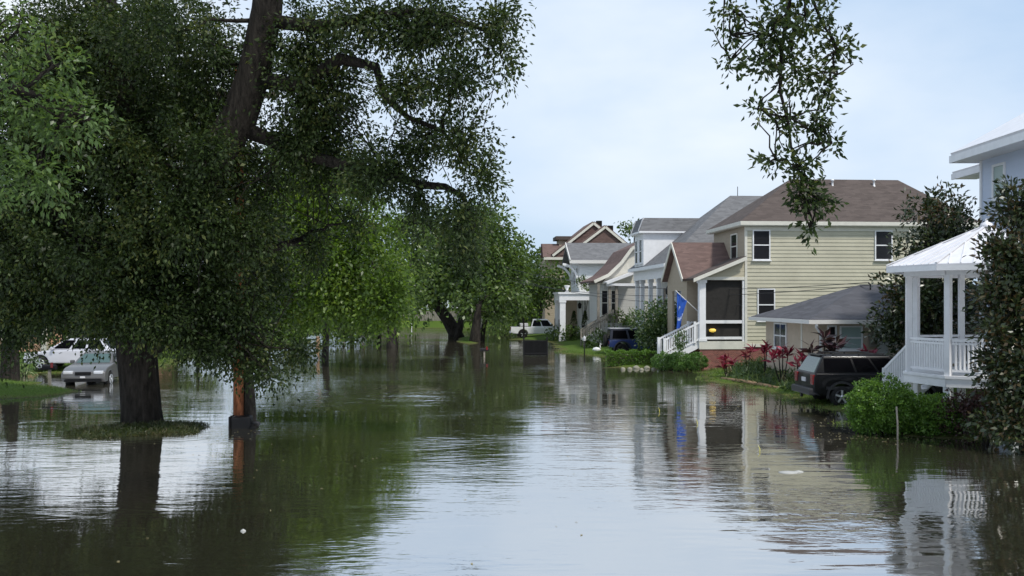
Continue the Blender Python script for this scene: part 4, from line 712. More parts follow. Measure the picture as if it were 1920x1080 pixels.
ub = [((x, y, z), (r, r, 1.7)) for x, y, z, r in ((-16, 16, 11.8, 4.5), (-9, 13, 11.5, 4.2), (-9, 20, 12.5, 4.5), (-3, 18, 11.6, 4), (-15, 24, 13, 5), (-7, 27, 13.2, 5), (-1.5, 24, 12, 3.6), (-20, 21, 12, 4.5), (-14, 31, 12.5, 4.5), (-20, 29, 12, 4), (-3, 12.5, 10.6, 3), (-8, 32, 12, 4))]
lp_, ld, lc = fill(ub, .34, .2, .9, 14, .5, -.5, .6); ku = lp_[:, 2] > 4.1 + .345 * lp_[:, 1]; lp_, ld = lp_[ku], ld[ku]; leafmesh('upper_shade_crown', lp_, .34, .2, M['lf_oak'], ok, .2, ld)  # unseen upper crown, extended toward the camera to shade the oak

# overhanging boughs close to the camera
bo = thing('oak_bough', 'sunlit green oak bough reaching in at the upper left corner', 'branch', (0, 0, 0))
bb = PB([(40, 180, 90, 110, 14, .8), (110, 120, 70, 60, 14.3, .6), (120, 230, 80, 60, 13.8, .6), (60, 330, 70, 70, 13.6, .6), (-20, 60, 80, 90, 14.5, .9), (170, 225, 35, 20, 13.8, .3), (-60, 300, 90, 120, 14, .9), (30, 60, 60, 50, 14.6, .5)])
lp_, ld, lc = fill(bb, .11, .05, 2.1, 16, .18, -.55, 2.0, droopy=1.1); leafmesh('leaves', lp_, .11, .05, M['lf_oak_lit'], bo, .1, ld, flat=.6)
tb = MB(); q = [Vector((-14, 13, 7.5)), P(-250, 120, 14), P(-80, 150, 14), P(40, 170, 14), P(130, 200, 13.9)]; tb.tube(q, [.22, .17, .12, .07, .02], 9, wob=.05); limbs_to(tb, [tuple(v) for v in q], bb, lc, .04, 7); tb.build('limb', M['bark'], bo, fixn=False)
hg = thing('hanging_branch', 'leafy oak branch hanging down alone against the sky over the yellow house', 'branch', (0, 0, 0))
hb = PB([(1510, 30, 90, 55, 13, .5), (1450, 60, 40, 60, 12.9, .35), (1570, 95, 38, 40, 13.1, .3), (1430, 120, 35, 30, 12.9, .25), (1490, 130, 50, 50, 13, .35), (1545, 160, 28, 40, 13.1, .25), (1420, 205, 24, 22, 12.9, .2), (1480, 220, 28, 45, 13, .25), (1530, 230, 35, 40, 13, .25), (1455, 300, 42, 24, 12.9, .25), (1500, 310, 34, 40, 13, .25), (1560, 268, 18, 15, 13, .15), (1515, 375, 42, 40, 13, .25), (1550, 385, 22, 14, 13, .15), (1500, 350, 30, 20, 13, .2), (1520, 430, 16, 22, 13, .12), (1375, 20, 30, 22, 13.2, .2), (1370, 65, 30, 18, 13.2, .15), (1370, 115, 22, 22, 13.2, .15)])
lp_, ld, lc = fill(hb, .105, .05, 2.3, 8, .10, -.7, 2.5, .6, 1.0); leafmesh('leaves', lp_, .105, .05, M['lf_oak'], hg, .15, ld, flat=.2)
tb = MB(); q = [P(1600, -500, 14), P(1560, -250, 13.4), P(1500, -100, 13.1), P(1480, 0, 13), P(1465, 100, 13), P(1462, 170, 13), P(1478, 230, 13), P(1484, 280, 13), P(1500, 330, 13), P(1515, 390, 13), P(1522, 440, 13)]; tb.tube(q, [.14, .1, .06, .035, .028, .024, .02, .016, .012, .008, .004], 7, wob=.06)
q2 = [P(1380, -250, 13.5), P(1365, -100, 13.3), P(1357, 20, 13.2), P(1357, 80, 13.2), P(1372, 130, 13.2)]; tb.tube(q2, [.04, .025, .01, .006, .003], 6); q3 = [P(1500, -60, 13), P(1540, 40, 13.1), P(1570, 90, 13.1), P(1600, 120, 13.1)]; tb.tube(q3, [.03, .02, .012, .004], 6)
limbs_to(tb, [tuple(v) for v in q + q2 + q3], hb, lc, .009, 4, 4); tb.build('stem', M['bark'], hg, fixn=False)

def tree(name, label, bl, L, W, k, lm, trunks, bm='bark2', group=None, thr=-.45, per=16, cr=.35, ns=.9, subs=4, droop=.25, droopy=1.3):
    o = thing(name, label, 'tree', (0, 0, 0), 0, group); bl = PB(bl); a_, b2, c_ = fill(bl, L, W, k * 1.6, per, cr, thr, ns, droopy=droopy); leafmesh('crown', a_, L, W, M[lm], o, droop, b2)
    tb = MB(); nd = []
    for pts, rad in trunks:
        pts = [Vector(p) for p in pts]; tb.tube(pts, rad, 10, wob=.06); nd += [tuple(p) for p in pts[len(pts) // 2:]]
    limbs_to(tb, nd, bl, c_, .09, subs); tb.build('trunk', M[bm], o, fixn=False); return o
def tk_(px, py, Y, top, lean=0, r=.3, n=5): b0 = P(px, py, Y); return ([b0 + Vector((0, 0, -.6))] + [P(px + lean * (i / n) ** 1.3, py + (top - py) * i / n, Y) for i in range(n + 1)], [r * 1.35] + [r * (1.15 - .6 * i / n) for i in range(n + 1)])

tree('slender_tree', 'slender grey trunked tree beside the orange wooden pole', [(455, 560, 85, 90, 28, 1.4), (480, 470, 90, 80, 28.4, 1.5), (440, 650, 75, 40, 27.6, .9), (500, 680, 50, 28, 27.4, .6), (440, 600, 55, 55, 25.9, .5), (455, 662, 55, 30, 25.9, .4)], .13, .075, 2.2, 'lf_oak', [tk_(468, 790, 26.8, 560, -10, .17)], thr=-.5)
tree('bright_tree', 'bright green tree with slim trunk lit from above in the middle of the left bank', [(600, 420, 105, 120, 52, 2.5), (500, 430, 90, 100, 53, 2.5), (690, 470, 80, 100, 51, 2.2), (510, 560, 70, 60, 52, 2), (620, 500, 90, 80, 50, 2), (540, 350, 90, 110, 54, 3), (720, 560, 48, 48, 49, 1.2), (650, 560, 70, 48, 50, 1.6), (570, 540, 80, 70, 53, 2), (690, 600, 40, 22, 49, .9), (745, 585, 26, 20, 48.5, .6), (640, 340, 70, 60, 54, 2), (530, 470, 70, 80, 55, 2), (740, 510, 30, 40, 49, .8)],   .26, .14, 2.8, 'lf_green', [tk_(609, 672, 57.3, 450, 20, .2)], thr=-.6, cr=.5)
tree('shade_tree', 'dark leafy tree with twin black trunks standing behind the bright green tree', [(740, 430, 60, 80, 72, 3), (690, 540, 70, 70, 72, 3), (740, 560, 50, 50, 71, 2.4), (640, 600, 60, 30, 72, 2), (705, 592, 50, 26, 71.5, 2), (650, 622, 46, 14, 72, 1.4), (780, 480, 45, 70, 75, 2.5), (560, 600, 70, 40, 74, 2.5)], .34, .2, 2.0, 'lf_far', [tk_(733, 652, 71, 500, 5, .33), tk_(743, 650, 72, 520, 12, .13), tk_(711, 648, 74, 520, -4, .16)], thr=-.5, cr=.6)
tree('leaning_oak', 'thick oak with a leaning trunk at the end of the flooded street', [(830, 470, 80, 70, 90, 4), (800, 420, 55, 40, 92, 3), (880, 450, 70, 70, 88, 3.5), (860, 530, 90, 50, 88, 3.5), (800, 540, 55, 45, 90, 3), (930, 480, 45, 60, 86, 2.5), (900, 410, 45, 40, 88, 2.5), (780, 580, 30, 22, 90, 1.4)], .42, .24, 2.1, 'lf_far', [([P(856, 640, 90), P(852, 622, 90), P(838, 598, 90), P(818, 570, 90), P(796, 540, 90), P(780, 490, 90)], [.9, .7, .6, .55, .45, .3]), ([P(858, 640, 89), P(860, 622, 89), P(868, 590, 88.5), P(872, 540, 88), P(880, 470, 88)], [.5, .38, .32, .28, .2])], 'bark', cr=.7)
tree('straight_oak', 'oak with a straight dark trunk right of the leaning oak', [(900, 560, 65, 40, 80, 2.5), (940, 540, 50, 55, 80, 2.5), (920, 470, 45, 60, 82, 2.5), (960, 500, 35, 50, 83, 2), (935, 585, 24, 20, 80, 1.2), (920, 420, 40, 35, 82, 2)], .38, .22, 2.0, 'lf_far', [tk_(890, 642, 79, 570, 8, .45), tk_(903, 636, 82, 575, 14, .25)], 'bark', cr=.6)
tree('rounded_tree', 'round topped green tree between the straight oak and the far tan house', [(970, 490, 42, 55, 108, 3), (985, 545, 45, 45, 106, 3), (960, 570, 45, 35, 106, 3), (1000, 572, 30, 18, 105, 2)], .5, .3, 2.1, 'lf_far', [tk_(975, 615, 108, 520, 0, .35)], cr=.7)
tree('garden_tree', 'spreading green tree in front of the far tan house', [(1030, 520, 38, 30, 96, 2), (1050, 535, 30, 25, 94, 1.8), (1000, 530, 40, 28, 96, 2.2), (1010, 555, 34, 16, 95, 1.6)], .4, .24, 2.2, 'lf_far', [tk_(1012, 614, 96, 560, 4, .2)], cr=.6)
tree('young_tree', 'small light green tree leaning over the white pickup bed', [(984, 578, 22, 11, 85, .8), (970, 584, 13, 9, 85, .6), (1000, 584, 13, 8, 85, .5)], .3, .17, 1.9, 'lf_green', [tk_(982, 630, 85.5, 590, 0, .09)], cr=.4)
tree('roofline_tree', 'distant tree crown showing above the roofs behind the white house', [(1192, 428, 22, 14, 150, 2.5), (1175, 436, 18, 10, 150, 2)], .6, .36, 2.2, 'lf_far', [tk_(1190, 560, 150, 440, 0, .3)], cr=.8)
for i, (px, py, rx, ry, Y, lab) in enumerate(((820, 500, 60, 60, 135, 'far tree at the street end above the grassy bank, seen between the oaks'), (740, 540, 60, 55, 132, 'far tree standing behind the shade tree on the end bank'), (660, 500, 70, 70, 128, 'far tree at the street end, masked by the bright green tree'), (920, 540, 60, 55, 130, 'far tree behind the straight oak trunk at the street end'), (1000, 520, 50, 60, 128, 'far tree behind the garden tree, touching the tan house'))):
    tree('backdrop_tree', lab, [(px, py, rx, ry, Y, 4), (px - 25, py + 35, rx, 28, Y - 2, 3), (px + 20, py + 40, rx * .9, 26, Y - 1, 3)], .6, .38, 1.9, 'lf_far', [tk_(px, 612, Y, py, 0, .35)], group='trees closing the end of the street', cr=.9)
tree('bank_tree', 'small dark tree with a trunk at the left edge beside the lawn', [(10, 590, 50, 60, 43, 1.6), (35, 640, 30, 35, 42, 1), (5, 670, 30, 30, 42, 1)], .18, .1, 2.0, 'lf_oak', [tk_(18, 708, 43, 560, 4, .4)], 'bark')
tree('thin_sapling', 'thin sapling standing in the water between the oak trunk and the orange pole', [(372, 660, 38, 30, 48, .8), (365, 620, 50, 30, 48.5, 1)], .2, .11, 1.6, 'lf_far', [tk_(371, 692, 48.3, 630, 0, .09)])
for i, (bl, lab) in enumerate((([(120, 600, 60, 40, 51, 1.5), (80, 560, 60, 50, 52, 2), (140, 540, 50, 40, 52, 2)], 'leafy tree before the peach house, left of the big oak trunk'), ([(215, 610, 40, 40, 53, 1.5), (230, 550, 60, 50, 54, 2)], 'leafy tree before the peach house, masked by the big oak trunk'), ([(330, 610, 50, 36, 62, 1.8), (300, 560, 50, 40, 63, 2), (400, 590, 50, 40, 64, 2)], 'leafy tree on the left bank between big oak trunk and orange pole'))):
    tree('yard_tree', lab, bl, .26, .14, 1.3, 'lf_far', [tk_(bl[0][0], 680, bl[0][4], 560, 0, .14)], group='yard trees on the left bank', cr=.5)
for i, (px, lab) in enumerate(((30, 'taller tree behind the peach house, at the very left behind the oak crown'), (175, 'broad tree behind the parked cars, hidden in the big oak crown'), (300, 'tree on the far left bank rising behind the big oak trunk'))):
    tree('backyard_tree', lab, [(px, 500 - 20 * (i == 1), 62, 62, 84, 4), (px - 40, 540, 50, 45, 85, 3), (px + 42, 545, 46, 42, 83, 3)], .42, .25, 1.0, 'lf_far', [tk_(px, 632, 84, 520, 0, .3)], group='trees behind the left bank', cr=.8, thr=-.2)
# magnolias
tree('magnolia_tree', 'glossy dark magnolia tree behind the gazebo with bronze leaf undersides', [(1752, 400, 58, 45, 33.6, 1.3), (1742, 470, 56, 55, 33.6, 1.4), (1790, 440, 40, 50, 34.0, 1.1), (1700, 560, 58, 60, 33.2, 1.3), (1760, 560, 80, 80, 34.0, 1.6), (1730, 640, 70, 40, 33.6, 1.3), (1690, 610, 50, 40, 33.2, 1)], .2, .095, 2.6, 'lf_mag', [tk_(1740, 720, 33.6, 420, 0, .16)], thr=-.5, per=10, cr=.26, droop=-.2, droopy=1)
tree('magnolia_tree', 'tall dark magnolia at the right edge hiding half the gazebo', [(1915, 390, 55, 60, 22.6, .9), (1893, 480, 50, 60, 22.4, .9), (1915, 580, 68, 80, 22.3, 1.1), (1915, 690, 62, 80, 22, 1.0), (1915, 790, 58, 50, 21.8, .9), (1868, 470, 30, 24, 22.2, .4), (1862, 545, 34, 26, 22.2, .5), (1868, 620, 36, 30, 22, .5), (1872, 690, 28, 26, 22, .5), (1970, 600, 80, 200, 22.5, 1.2), (1880, 775, 38, 46, 21.9, .6)], .16, .075, 3.6, 'lf_mag', [tk_(1922, 845, 22.4, 380, -5, .12)], thr=-.5, per=10, cr=.17, droop=-.2, droopy=1)

# ---------------------------------------------------------------- shrubs and garden plants
def shrub(name, label, bl, L, W, k, lm, cat='shrub', group=None, stems=4, cr=.12, per=12, thr=-.9, shell=.28, droop=-.1):
    o = thing(name, label, cat, (0, 0, 0), 0, group); b3 = PB(bl); a_, b2, c_ = fill(b3, L, W, k, per, cr, thr, 2.0, shell, 1.0); keep = a_[:, 2] > -.05; leafmesh('foliage', a_[keep], L, W, M[lm], o, droop, b2[keep])
    tb = MB()
    for c, r in b3:
        x, y, z = c
        for i in range(stems):
            q = c_[random.randrange(len(c_))]; tb.tube([(x + random.uniform(-.1, .1), y + random.uniform(-.1, .1), -.15), (x * .5 + q[0] * .5, y * .5 + q[1] * .5, max(.05, z * .5)), tuple(q)], [.03, .02, .008], 5)
    tb.build('stems', M['bark2'], o, fixn=False); return o
shrub('round_bush', 'big rounded bright green bush at the water edge beside the black car', [(1652, 760, 58, 48, 25.0, .8), (1625, 780, 30, 30, 24.9, .5), (1685, 775, 32, 40, 25, .5)], .07, .042, 8.0, 'lf_bush', cr=.055, shell=.16)
shrub('round_bush', 'smaller rounded green bush under the gazebo deck corner', [(1745, 782, 48, 40, 24.8, .7), (1720, 795, 26, 26, 24.7, .45), (1780, 795, 25, 25, 24.7, .4)], .07, .042, 8.0, 'lf_bush', cr=.055, shell=.16)
shrub('purple_shrub', 'dark reddish purple shrub below the gazebo deck', [(1810, 780, 50, 48, 24.4, .6), (1840, 770, 36, 40, 24.2, .5)], .08, .045, 3.0, 'lf_purple')
shrub('low_bush', 'low dark green bush at the foot of the right hand magnolia', [(1845, 800, 32, 28, 22.9, .4)], .08, .045, 3.0, 'lf_oak')
shrub('flowering_shrub', 'large loose shrub with pale flowers in front of the white house', [(1235, 610, 50, 50, 55.5, 1.6), (1222, 622, 26, 32, 55, 1), (1265, 630, 36, 40, 55.5, 1.2), (1250, 585, 30, 24, 56, .9), (1190, 598, 14, 16, 56, .5)], .2, .1, 4.6, 'lf_pale', cr=.3, shell=.45, thr=-.5)
shrub('stair_climber', 'small climbing plant on the railing of the yellow house stairs', [(1278, 635, 12, 18, 46.6, .3), (1272, 652, 9, 12, 46.6, .25)], .1, .05, 2.6, 'lf_pale', 'plant', cr=.1, stems=0)
for (px, py, rx, ry, Y, lab) in ((1075, 632, 30, 22, 80, 'dark shrub mass in front of the white porch pillar'), (1040, 628, 17, 15, 82, 'broad leaved shrub hiding the pickup nose'), (1120, 636, 22, 18, 66, 'green shrub at the foot of the wooden front stairs'), (1160, 600, 22, 20, 68, 'leafy shrub beside the grey cottage porch'), (940, 618, 25, 16, 96, 'dark shrub between the straight oak and the pickup')):
    shrub('garden_shrub', lab, [(px, py, rx, ry, Y, .9), (px + rx * .5, py + ry * .3, rx * .6, ry * .7, Y, .7)], .24, .13, 2.4, 'lf_far', group='shrubs in front of the house row', cr=.3)
shrub('lawn_shrub', 'spiky pale green shrub at the edge of the left lawn', [(48, 688, 20, 22, 44, .6)], .3, .04, 2.2, 'lf_pale', cr=.25)
for i, (px, lab) in enumerate(((1076, 'left dark pot plant clipped to a point under the white porch'), (1097, 'right dark pot plant clipped to a point under the white porch'))):
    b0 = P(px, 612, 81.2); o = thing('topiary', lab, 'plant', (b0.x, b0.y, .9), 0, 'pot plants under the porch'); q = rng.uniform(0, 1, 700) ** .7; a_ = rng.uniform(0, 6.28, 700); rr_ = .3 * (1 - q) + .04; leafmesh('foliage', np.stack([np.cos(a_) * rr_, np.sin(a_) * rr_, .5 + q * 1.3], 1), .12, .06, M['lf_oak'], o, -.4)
    MB().lathe([(.22, -.9), (.24, -.1), (.28, .35), (.33, .5), (.3, .52)], 10).build('pot', M['black'], o)
shrub('roof_planting', 'dark leafy planting in a trough on the flat white porch roof', [(1092, 530, 12, 13, 81.5, .5), (1104, 538, 10, 8, 81.5, .4)], .16, .09, 2.6, 'lf_far', 'plant', cr=.15)
# clipped hedge: light section and darker rounded section
hd = thing('clipped_hedge', 'low clipped box hedge with bright top in front of the blue off roader', 'hedge', (0, 0, 0)); n_ = 5200
p0, p1 = G(1136, 688), G(1232, 688); t_ = rng.uniform(0, 1, n_); wv = rng.uniform(0, 1, n_); hgt = .80 + .05 * np.sin(t_ * 25); sel = rng.uniform(0, 1, n_)
yy = np.where(sel < .45, 0.0 + .03 * rng.normal(size=n_), wv * .9); zz = np.where(sel < .45, wv * hgt, hgt + .03 * rng.normal(size=n_)); pts = np.stack([p0.x + (p1.x - p0.x) * t_, p0.y + yy, zz], 1); leafmesh('foliage', pts, .085, .05, M['lf_bush'], hd, -.6)
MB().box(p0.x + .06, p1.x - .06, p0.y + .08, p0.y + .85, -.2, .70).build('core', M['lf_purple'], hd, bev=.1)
shrub('ball_hedge', 'dark green hedge clipped into three rounded mounds before the stairs', [(1244, 677, 20, 14, 47.6, .5), (1273, 677, 22, 15, 47.2, .55), (1304, 677, 21, 15, 46.9, .5)], .075, .045, 9, 'lf_hedge', 'hedge', cr=.05, shell=.1)
# ti plants
def tiplant(label, px, py, topy, Y, heads, lm='lf_ti', L=.42):
    b0 = P(px, py, Y); b0.z = H(b0.x, b0.y); o = thing('ti_plant', label, 'plant', tuple(b0), 0, 'ti plants along the garden bed'); st = MB(); Q, D = [], []
    for (dx, hy) in heads:
        tip = P(px + dx, hy, Y) - b0; st.tube([(dx * .002, 0, -.1), (tip.x * .6, .05, tip.z * .5), tuple(tip)], [.03, .025, .02], 6); m_ = 17
        for i in range(m_): a_ = random.uniform(0, 6.28); e_ = random.uniform(.1, 1.2); D.append((math.cos(a_) * math.cos(e_), math.sin(a_) * math.cos(e_), math.sin(e_))); Q.append((tip.x, tip.y, tip.z - random.uniform(0, .25)))
    leafmesh('leaves', np.array(Q), L, L * .24, M[lm], o, .1, np.array(D) * 2.2, curl=.2)
    n_ = 10 * len(heads); Q = [(random.uniform(-.06, .06), random.uniform(-.06, .06), random.uniform(.15, .6)) for _ in range(n_)]; leafmesh('dry_leaves', np.array(Q), .35, .05, M['lf_straw'], o, 1.2); st.build('stems', M['bark2'], o, fixn=False)
tiplant('red ti plant standing alone left of the brick porch corner', 1364, 718, 668, 42.5, [(-4, 672), (12, 678), (-8, 684)])
tiplant('tall dark red ti plant against the brick base of the yellow house', 1402, 700, 650, 44.5, [(-4, 664), (6, 652)])
tiplant('red ti plant beside the picket skirting of the yellow house', 1434, 700, 650, 40, [(0, 655), (4, 650)])
tiplant('largest crimson ti plant under the narrow cottage window', 1468, 712, 650, 37.5, [(0, 655), (10, 662), (-8, 664), (-20, 668)])
tiplant('low red ti plant at the tail of the black car', 1504, 710, 664, 34.8, [(0, 670), (10, 672), (-10, 676)])
tiplant('dark green purple ti plant rising behind the car roof rack', 1550, 700, 620, 34.6, [(-4, 632), (18, 645), (-28, 655), (8, 655)], 'lf_tidark', .6)
tiplant('pink red ti plant behind the car roof near the meter box', 1628, 700, 650, 34.7, [(-4, 660), (8, 662)])
# ground cover in the bed, fern tufts, timber edging
def cover(name, label, poly, n_, L, W, lm, hmax, kind='stuff'):
    xs_ = [p[0] for p in poly]; ys_ = [p[1] for p in poly]; X = rng.uniform(min(xs_), max(xs_), n_ * 3); Y = rng.uniform(min(ys_), max(ys_), n_ * 3); k = sd_poly(X, Y, poly) > 0; X, Y = X[k][:n_], Y[k][:n_]
    z = height(X, Y); ok_ = z > -.02; X, Y, z = X[ok_], Y[ok_], z[ok_]; o = leafmesh(name, np.stack([X, Y, z + rng.uniform(0, 1, len(X)) ** 1.5 * hmax * (.6 + .4 * np.sin(X * 2.2 + Y))], 1), L, W, M[lm], None, -.5, curl=.25, flat=0); return tag(o, label, 'plants', None, kind)
cover('ground_cover', 'strappy green ground cover filling the garden bed before the ti plants', gp((1375, 718), (1440, 728), (1500, 745), (1590, 752), (1600, 728), (1500, 706), (1420, 694), (1370, 700)), 6500, .34, .045, 'lf_cover', .4)
cover('grass', 'green grass on the banks and lawns', [(-30, 31), (-15, 31), (-15, 37), (-30, 45)], 26000, .10, .014, 'grass', .02)
cover('grass', 'green grass fringe along the right hand gardens', [(9, 25), (12, 25), (13, 42), (14, 47), (5, 62), (2, 66), (3, 60), (8, 47), (8, 42)], 16000, .14, .02, 'grass', .03)
cover('grass', 'short grass around the foot of the big oak', [(-12.4, 24.6), (-11.3, 23.9), (-9.9, 24.0), (-8.4, 25.0), (-8.6, 26.4), (-10.6, 27.2), (-12.0, 26.2)], 9000, .14, .02, 'lf_shaded_grass', .04)
cover('grass', 'grass on the left bank behind the parked cars', [(-24, 44), (-9, 55), (-17, 76), (-30, 76)], 14000, .16, .03, 'grass', .03)
e0, e1 = G(1352, 711, .08), G(1460, 728, .08); mb = MB(); mb.tube([e0 + Vector((0, 0, .0)), e0.lerp(e1, .4) + Vector((.1, .2, .02)), e0.lerp(e1, .75) + Vector((.05, .05, 0)), e1], [.09, .1, .1, .08], 9, wob=.08); tag(mb.build('edging_log', M['log']), 'weathered brown timber log edging the garden bed at the water line', 'log')
for i, (px, py, s, lab) in enumerate(((1168, 693, .17, 'pale round stone with a dark hollow, first in the row under the hedge'), (1181, 693, .17, 'pale rounded stone second in the row under the hedge'), (1193, 691, .22, 'mossy grey stone in the middle of the row under the hedge'), (1203, 694, .15, 'small flat stone right of the mossy stone'), (1213, 691, .2, 'dull green stone near the end of the hedge row'), (1226, 693, .16, 'reddish pale stone at the end of the hedge row'))):
    p = G(px, py); mb = MB(); mb.lathe([(.02, -.1), (s * .8, -.08), (s * (1 + .1 * (i % 3)), .05), (s * .85, s * .7), (s * .45, s * 1.02), (.02, s * 1.1)], 11, (0, 0, 0)); o = mb.build('garden_stone', M['rock']); o.location = p; o.scale = (.78, .78, .7); o.rotation_euler = (random.uniform(-.2, .2), random.uniform(-.2, .2), i); tag(o, lab, 'stone', 'stones along the hedge')
# swan ornament on the grass
sw = G(1118, 660, .12); mb = MB(); mb.lathe([(.02, -.35), (.17, -.25), (.24, 0), (.18, .25), (.03, .42)], 12, (0, 0, .22), 'x'); mb.tube([(.25, 0, .25), (.38, 0, .42), (.34, 0, .62), (.36, 0, .74), (.5, 0, .70)], [.09, .06, .05, .06, .02], 9); o = mb.build('swan_ornament', M['white']); o.location = sw; o.scale = (.75, .75, .75); tag(o, 'white swan garden ornament on the grass left of the blue off roader', 'ornament')

# ---------------------------------------------------------------- things in the water and along the street
pp = P(447, 780, 26.6); wp = thing('utility_pole', 'orange brown wooden pole in the flood in front of the slender tree', 'pole', (pp.x, pp.y, 0)); MB().tube([(0, 0, -.6), (0, 0, 3), (.02, 0, 8), (.02, 0, 10.5)], [.15, .145, .13, .12], 14, wob=.02).build('shaft', M['wood'], wp); MB().box(-1.1, 1.1, -.06, .06, 9.6, 9.75).build('cross_arm', M['wood_grey'], wp)
bn = P(458, 795, 26.1); bt_ = thing('trash_bin', 'black plastic trash bin tipped over and floating against the orange pole', 'bin', (bn.x, bn.y - .1, .0), R(4))
mb = MB(); mb.add([(-.38, -.26, -.25), (.33, -.22, -.25), (.33, .26, -.25), (-.38, .3, -.25), (-.40, -.28, .38), (.28, -.22, .42), (.28, .26, .42), (-.40, .3, .38)], [(3, 2, 1, 0), (4, 5, 6, 7), (0, 1, 5, 4), (1, 2, 6, 5), (2, 3, 7, 6), (3, 0, 4, 7)]); mb.build('bin_body', M['black'], bt_, bev=.12, seg=4); bt_.scale = (.86, .86, .86)
MB().box(-.42, -.36, -.29, .31, -.2, .4).build('rim', M['black'], bt_, bev=.02); mb = MB(); mb.tube([(.3, -.1, .18), (.48, -.1, .17), (.56, -.1, .1)], [.05, .06, .07], 8); mb.build('handle', M['trimgrey'], bt_)
for y in (-.22, .24): MB().lathe([(.03, -.03), (.11, -.03), (.11, .03), (.03, .03)], 14, (.36, y, -.02), 'y').build('wheel', M['tyre'], bt_)
def mailbox(label, px, py, Y=None, h=1.1, col='black', post='wood_grey', rz=0):
    p = G(px, py) if Y is None else P(px, py, Y); o = thing('mailbox', label, 'mailbox', (p.x, p.y, 0), rz, 'mailboxes along the street'); MB().box(-.05, .05, -.05, .05, -.5, h).build('post', M[post], o); mb = MB(); mb.prism([(-.28, -.1, h), (-.28, .1, h)] + [(-.28, .1 * math.cos(R(a)), h + .1 + .1 * math.sin(R(a))) for a in range(0, 181, 30)], (.56, 0, 0)); mb.build('box', M[col], o); MB().box(.1, .2, -.13, -.11, h + .08, h + .3).build('signal_flag', M['lampred'], o); return o
mailbox('dark mailbox on a post beside the left lawn', 93, 726, h=.75)
mailbox('drowned dark mailbox with its box just above the water in front of the straight oak', 908, 670, h=.4, rz=.2)
mailbox('pale mailbox near the leaning oak trunk', 857, 630, h=.7, col='plate')
mailbox('pale mailbox in the flood left of the twin black trunks', 645, 642, h=.6, col='plate'); mailbox('grey mailbox in the flood just left of the black trunk', 680, 640, h=.45, col='trimgrey')
fpn = G(1004, 667); fe = thing('iron_fence_panel', 'black iron fence panel standing in the flood right of the drowned mailbox', 'fence', (fpn.x, fpn.y, 0), R(6)); mb = MB()
for i in range(19): mb.box(-.72 + i * .08, -.68 + i * .08, -.02, .02, -.3, 1.1 - .006 * i)
mb.build('pickets', M['black'], fe); mb = MB(); mb.box(-.76, .76, -.025, .025, .95, 1.02); mb.box(-.76, .76, -.025, .025, .12, .2); mb.build('rails', M['black'], fe)
for x in (-.78, .78): MB().box(x - .04, x + .04, -.04, .04, -.4, 1.25).build('post', M['black'], fe)
MB().box(-.74, .74, .03, .045, .02, .98).build('mesh_screen', M['dark'], fe)
lpn = G(1096, 668); lo = thing('garden_lamp', 'thin black garden lamp post at the water edge near the swan', 'lamp', (lpn.x, lpn.y, 0)); MB().tube([(0, 0, -.4), (0, 0, 1.0)], .035, 8).build('pole', M['black'], lo); MB().lathe([(.05, 1.0), (.1, 1.06), (.1, 1.24), (.02, 1.34)], 8).build('lantern', M['plate'], lo)
sk = G(1683, 824); mb = MB(); mb.tube([(0, 0, -.5), (.0, 0, .4), (-.03, 0, .86)], .024, 7); o = mb.build('garden_stake', M['wood_grey']); o.location = sk; tag(o, 'thin pale stake standing in the water between the two round bushes', 'stake')
rp_ = G(592, 668); o = MB().tube([(0, 0, -.5), (0, 0, .5), (.03, 0, 1.25)], [.14, .13, .12], 9, wob=.08).build('broken_post', M['log']); o.location = (rp_.x - .2, rp_.y + 1.5, 0); tag(o, 'stumpy red brown post beside the bright tree trunk', 'post')
mb = MB(); mb.lathe([(.03, -.05), (.17, -.02), (.19, .08), (.12, .16), (.06, .3), (.03, .34)], 10); o = mb.build('white_float', M['white']); o.location = G(592, 673); tag(o, 'white plastic jug afloat near the red brown post', 'jug')
o = MB().tube([(0, 0, -.3), (.08, 0, .3), (.02, 0, .7)], .05, 7).build('marker_post', M['white']); o.location = G(771, 616); tag(o, 'tiny white leaning marker post at the far end of the street', 'post')
for (px, py, s, lab) in ((1478, 886, .17, 'flat white scrap of litter floating in the middle of the yellow reflection'), (456, 996, .035, 'small white bottle floating below the orange pole'), (1497, 885, .09, 'small pale scrap beside the larger floating litter')):
    mb = MB(); mb.lathe([(s * .3, -.02), (s, -.01), (s * .9, .015), (s * .3, .03), (.01, .035)], 9); o = mb.build('floating_litter', M['litter']); o.location = G(px, py); o.scale = (1.3, .8, 1); tag(o, lab, 'litter')
for (px, py, lab) in ((1236, 772, 'yellow reed tip poking from the water nearest the hedge'), (1307, 795, 'yellow reed tip poking from the water left of the porch reflection'), (1424, 846, 'yellow reed tip poking from the water nearest the litter')):
    o = MB().tube([(0, 0, -.3), (.01, 0, .06), (-.03, 0, .14)], [.009, .009, .004], 6).build('reed', M['yellowstick']); o.location = G(px, py); tag(o, lab, 'reed', 'yellow reeds in the water')
Q = np.concatenate([np.stack([rng.normal(cx, rx, n_), rng.normal(cy, ry, n_), np.full(n_, .006)], 1) for cx, cy, rx, ry, n_ in ((3, 30, 5, 7, 110), (8.5, 30, .9, 3.5, 130), (-9.5, 24.5, 2.0, 1.3, 90), (-3, 20, 4, 4, 60), (9.6, 24.2, 1.2, .5, 120), (-14, 33, 3, 2, 70))])
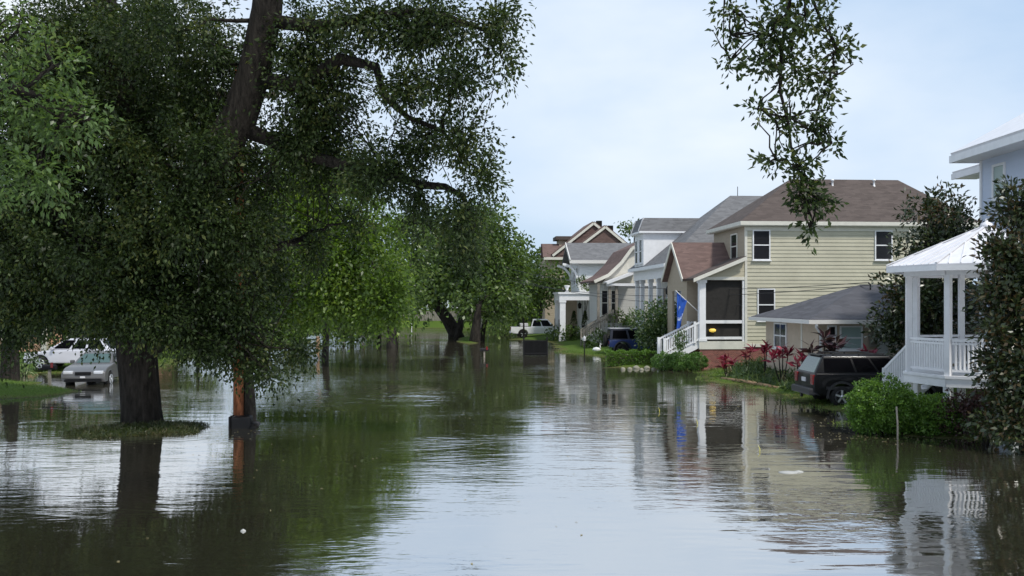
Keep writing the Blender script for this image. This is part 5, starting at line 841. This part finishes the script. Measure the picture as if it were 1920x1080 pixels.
o = leafmesh('leaf_litter', Q, .09, .045, M['lf_straw'], None, 0, np.tile([[0, 0, 0]], (len(Q), 1)), flat=0); co = np.empty(len(o.data.vertices) * 3); o.data.vertices.foreach_get('co', co); co = co.reshape(-1, 3); co[:, 2] = .006 + np.abs(co[:, 2] - .006) * .12; o.data.vertices.foreach_set('co', co.reshape(-1)); o.data.update(); tag(o, 'scattered fallen leaves drifting on the flood water', 'leaves', None, 'stuff')
# far end: board fence and a white building beyond the bank
ff = thing('board_fence', 'grey board fence on the grassy bank at the end of the street', 'fence', (-16, 128, 0)); fz = H(-12, 128); mb = MB()
for i in range(60): mb.box(-6 + i * .3, -5.73 + i * .3, 0, .04, fz - .2, fz + 1.35 + .04 * (i % 3))
mb.build('boards', M['wood_grey'], ff)
for i in range(7): MB().box(-6 + i * 3, -5.85 + i * 3, -.1, 0, fz - .3, fz + 1.9).build('post', M['wood_grey'], ff)
wb = thing('far_white_building', 'low pale building glimpsed beyond the board fence at the street end', 'building', (-20, 150, 0)); MB().box(0, 14, 0, 8, .5, 5.2).build('wall', M['bluewhite'], wb); mb = MB(); hip(mb, -.5, 14.5, -.5, 8.5, 5.3, 7.2, 4, 10); mb.build('roof', M['roof_grey'], wb)
for x in (2, 6, 10): window(wb, x, x + 1.5, 2.5, 4.2, 'side', 0, 'white', 'glass')
# power lines to the cottage mast
up_ = P(903, 610, 84); pl = thing('utility_pole', 'pale slim utility pole rising among the leaves of the straight oak', 'pole', (up_.x, up_.y, 0)); MB().tube([(0, 0, -.5), (0, 0, 8.2)], [.13, .1], 10).build('shaft', M['concrete'], pl); MB().box(-.7, .7, -.05, .05, 7.4, 7.5).build('cross_arm', M['wood_grey'], pl)
mst = Vector((*f7.wx(wm[0] - .1, 2.9), wm[1] + .15))
for i, (zz_, end, sag, lab) in enumerate(((7.4, mst, 1.2, 'upper black service wire sagging across to the grey cottage roof'), (6.2, mst + Vector((0, 0, -.12)), 1.15, 'lower black service wire sagging across in front of the yellow house'), (6.8, P(1390, 572, 48.2), .9, 'short black wire ending at the yellow house porch corner'))):
    a_ = Vector((up_.x, up_.y, zz_)); pts = [a_.lerp(end, t_ / 24) - Vector((0, 0, sag * 4 * (t_ / 24) * (1 - t_ / 24))) for t_ in range(25)]; tag(MB().tube(pts, .016, 5).build('power_line', M['wire']), lab, 'wire', 'overhead wires')
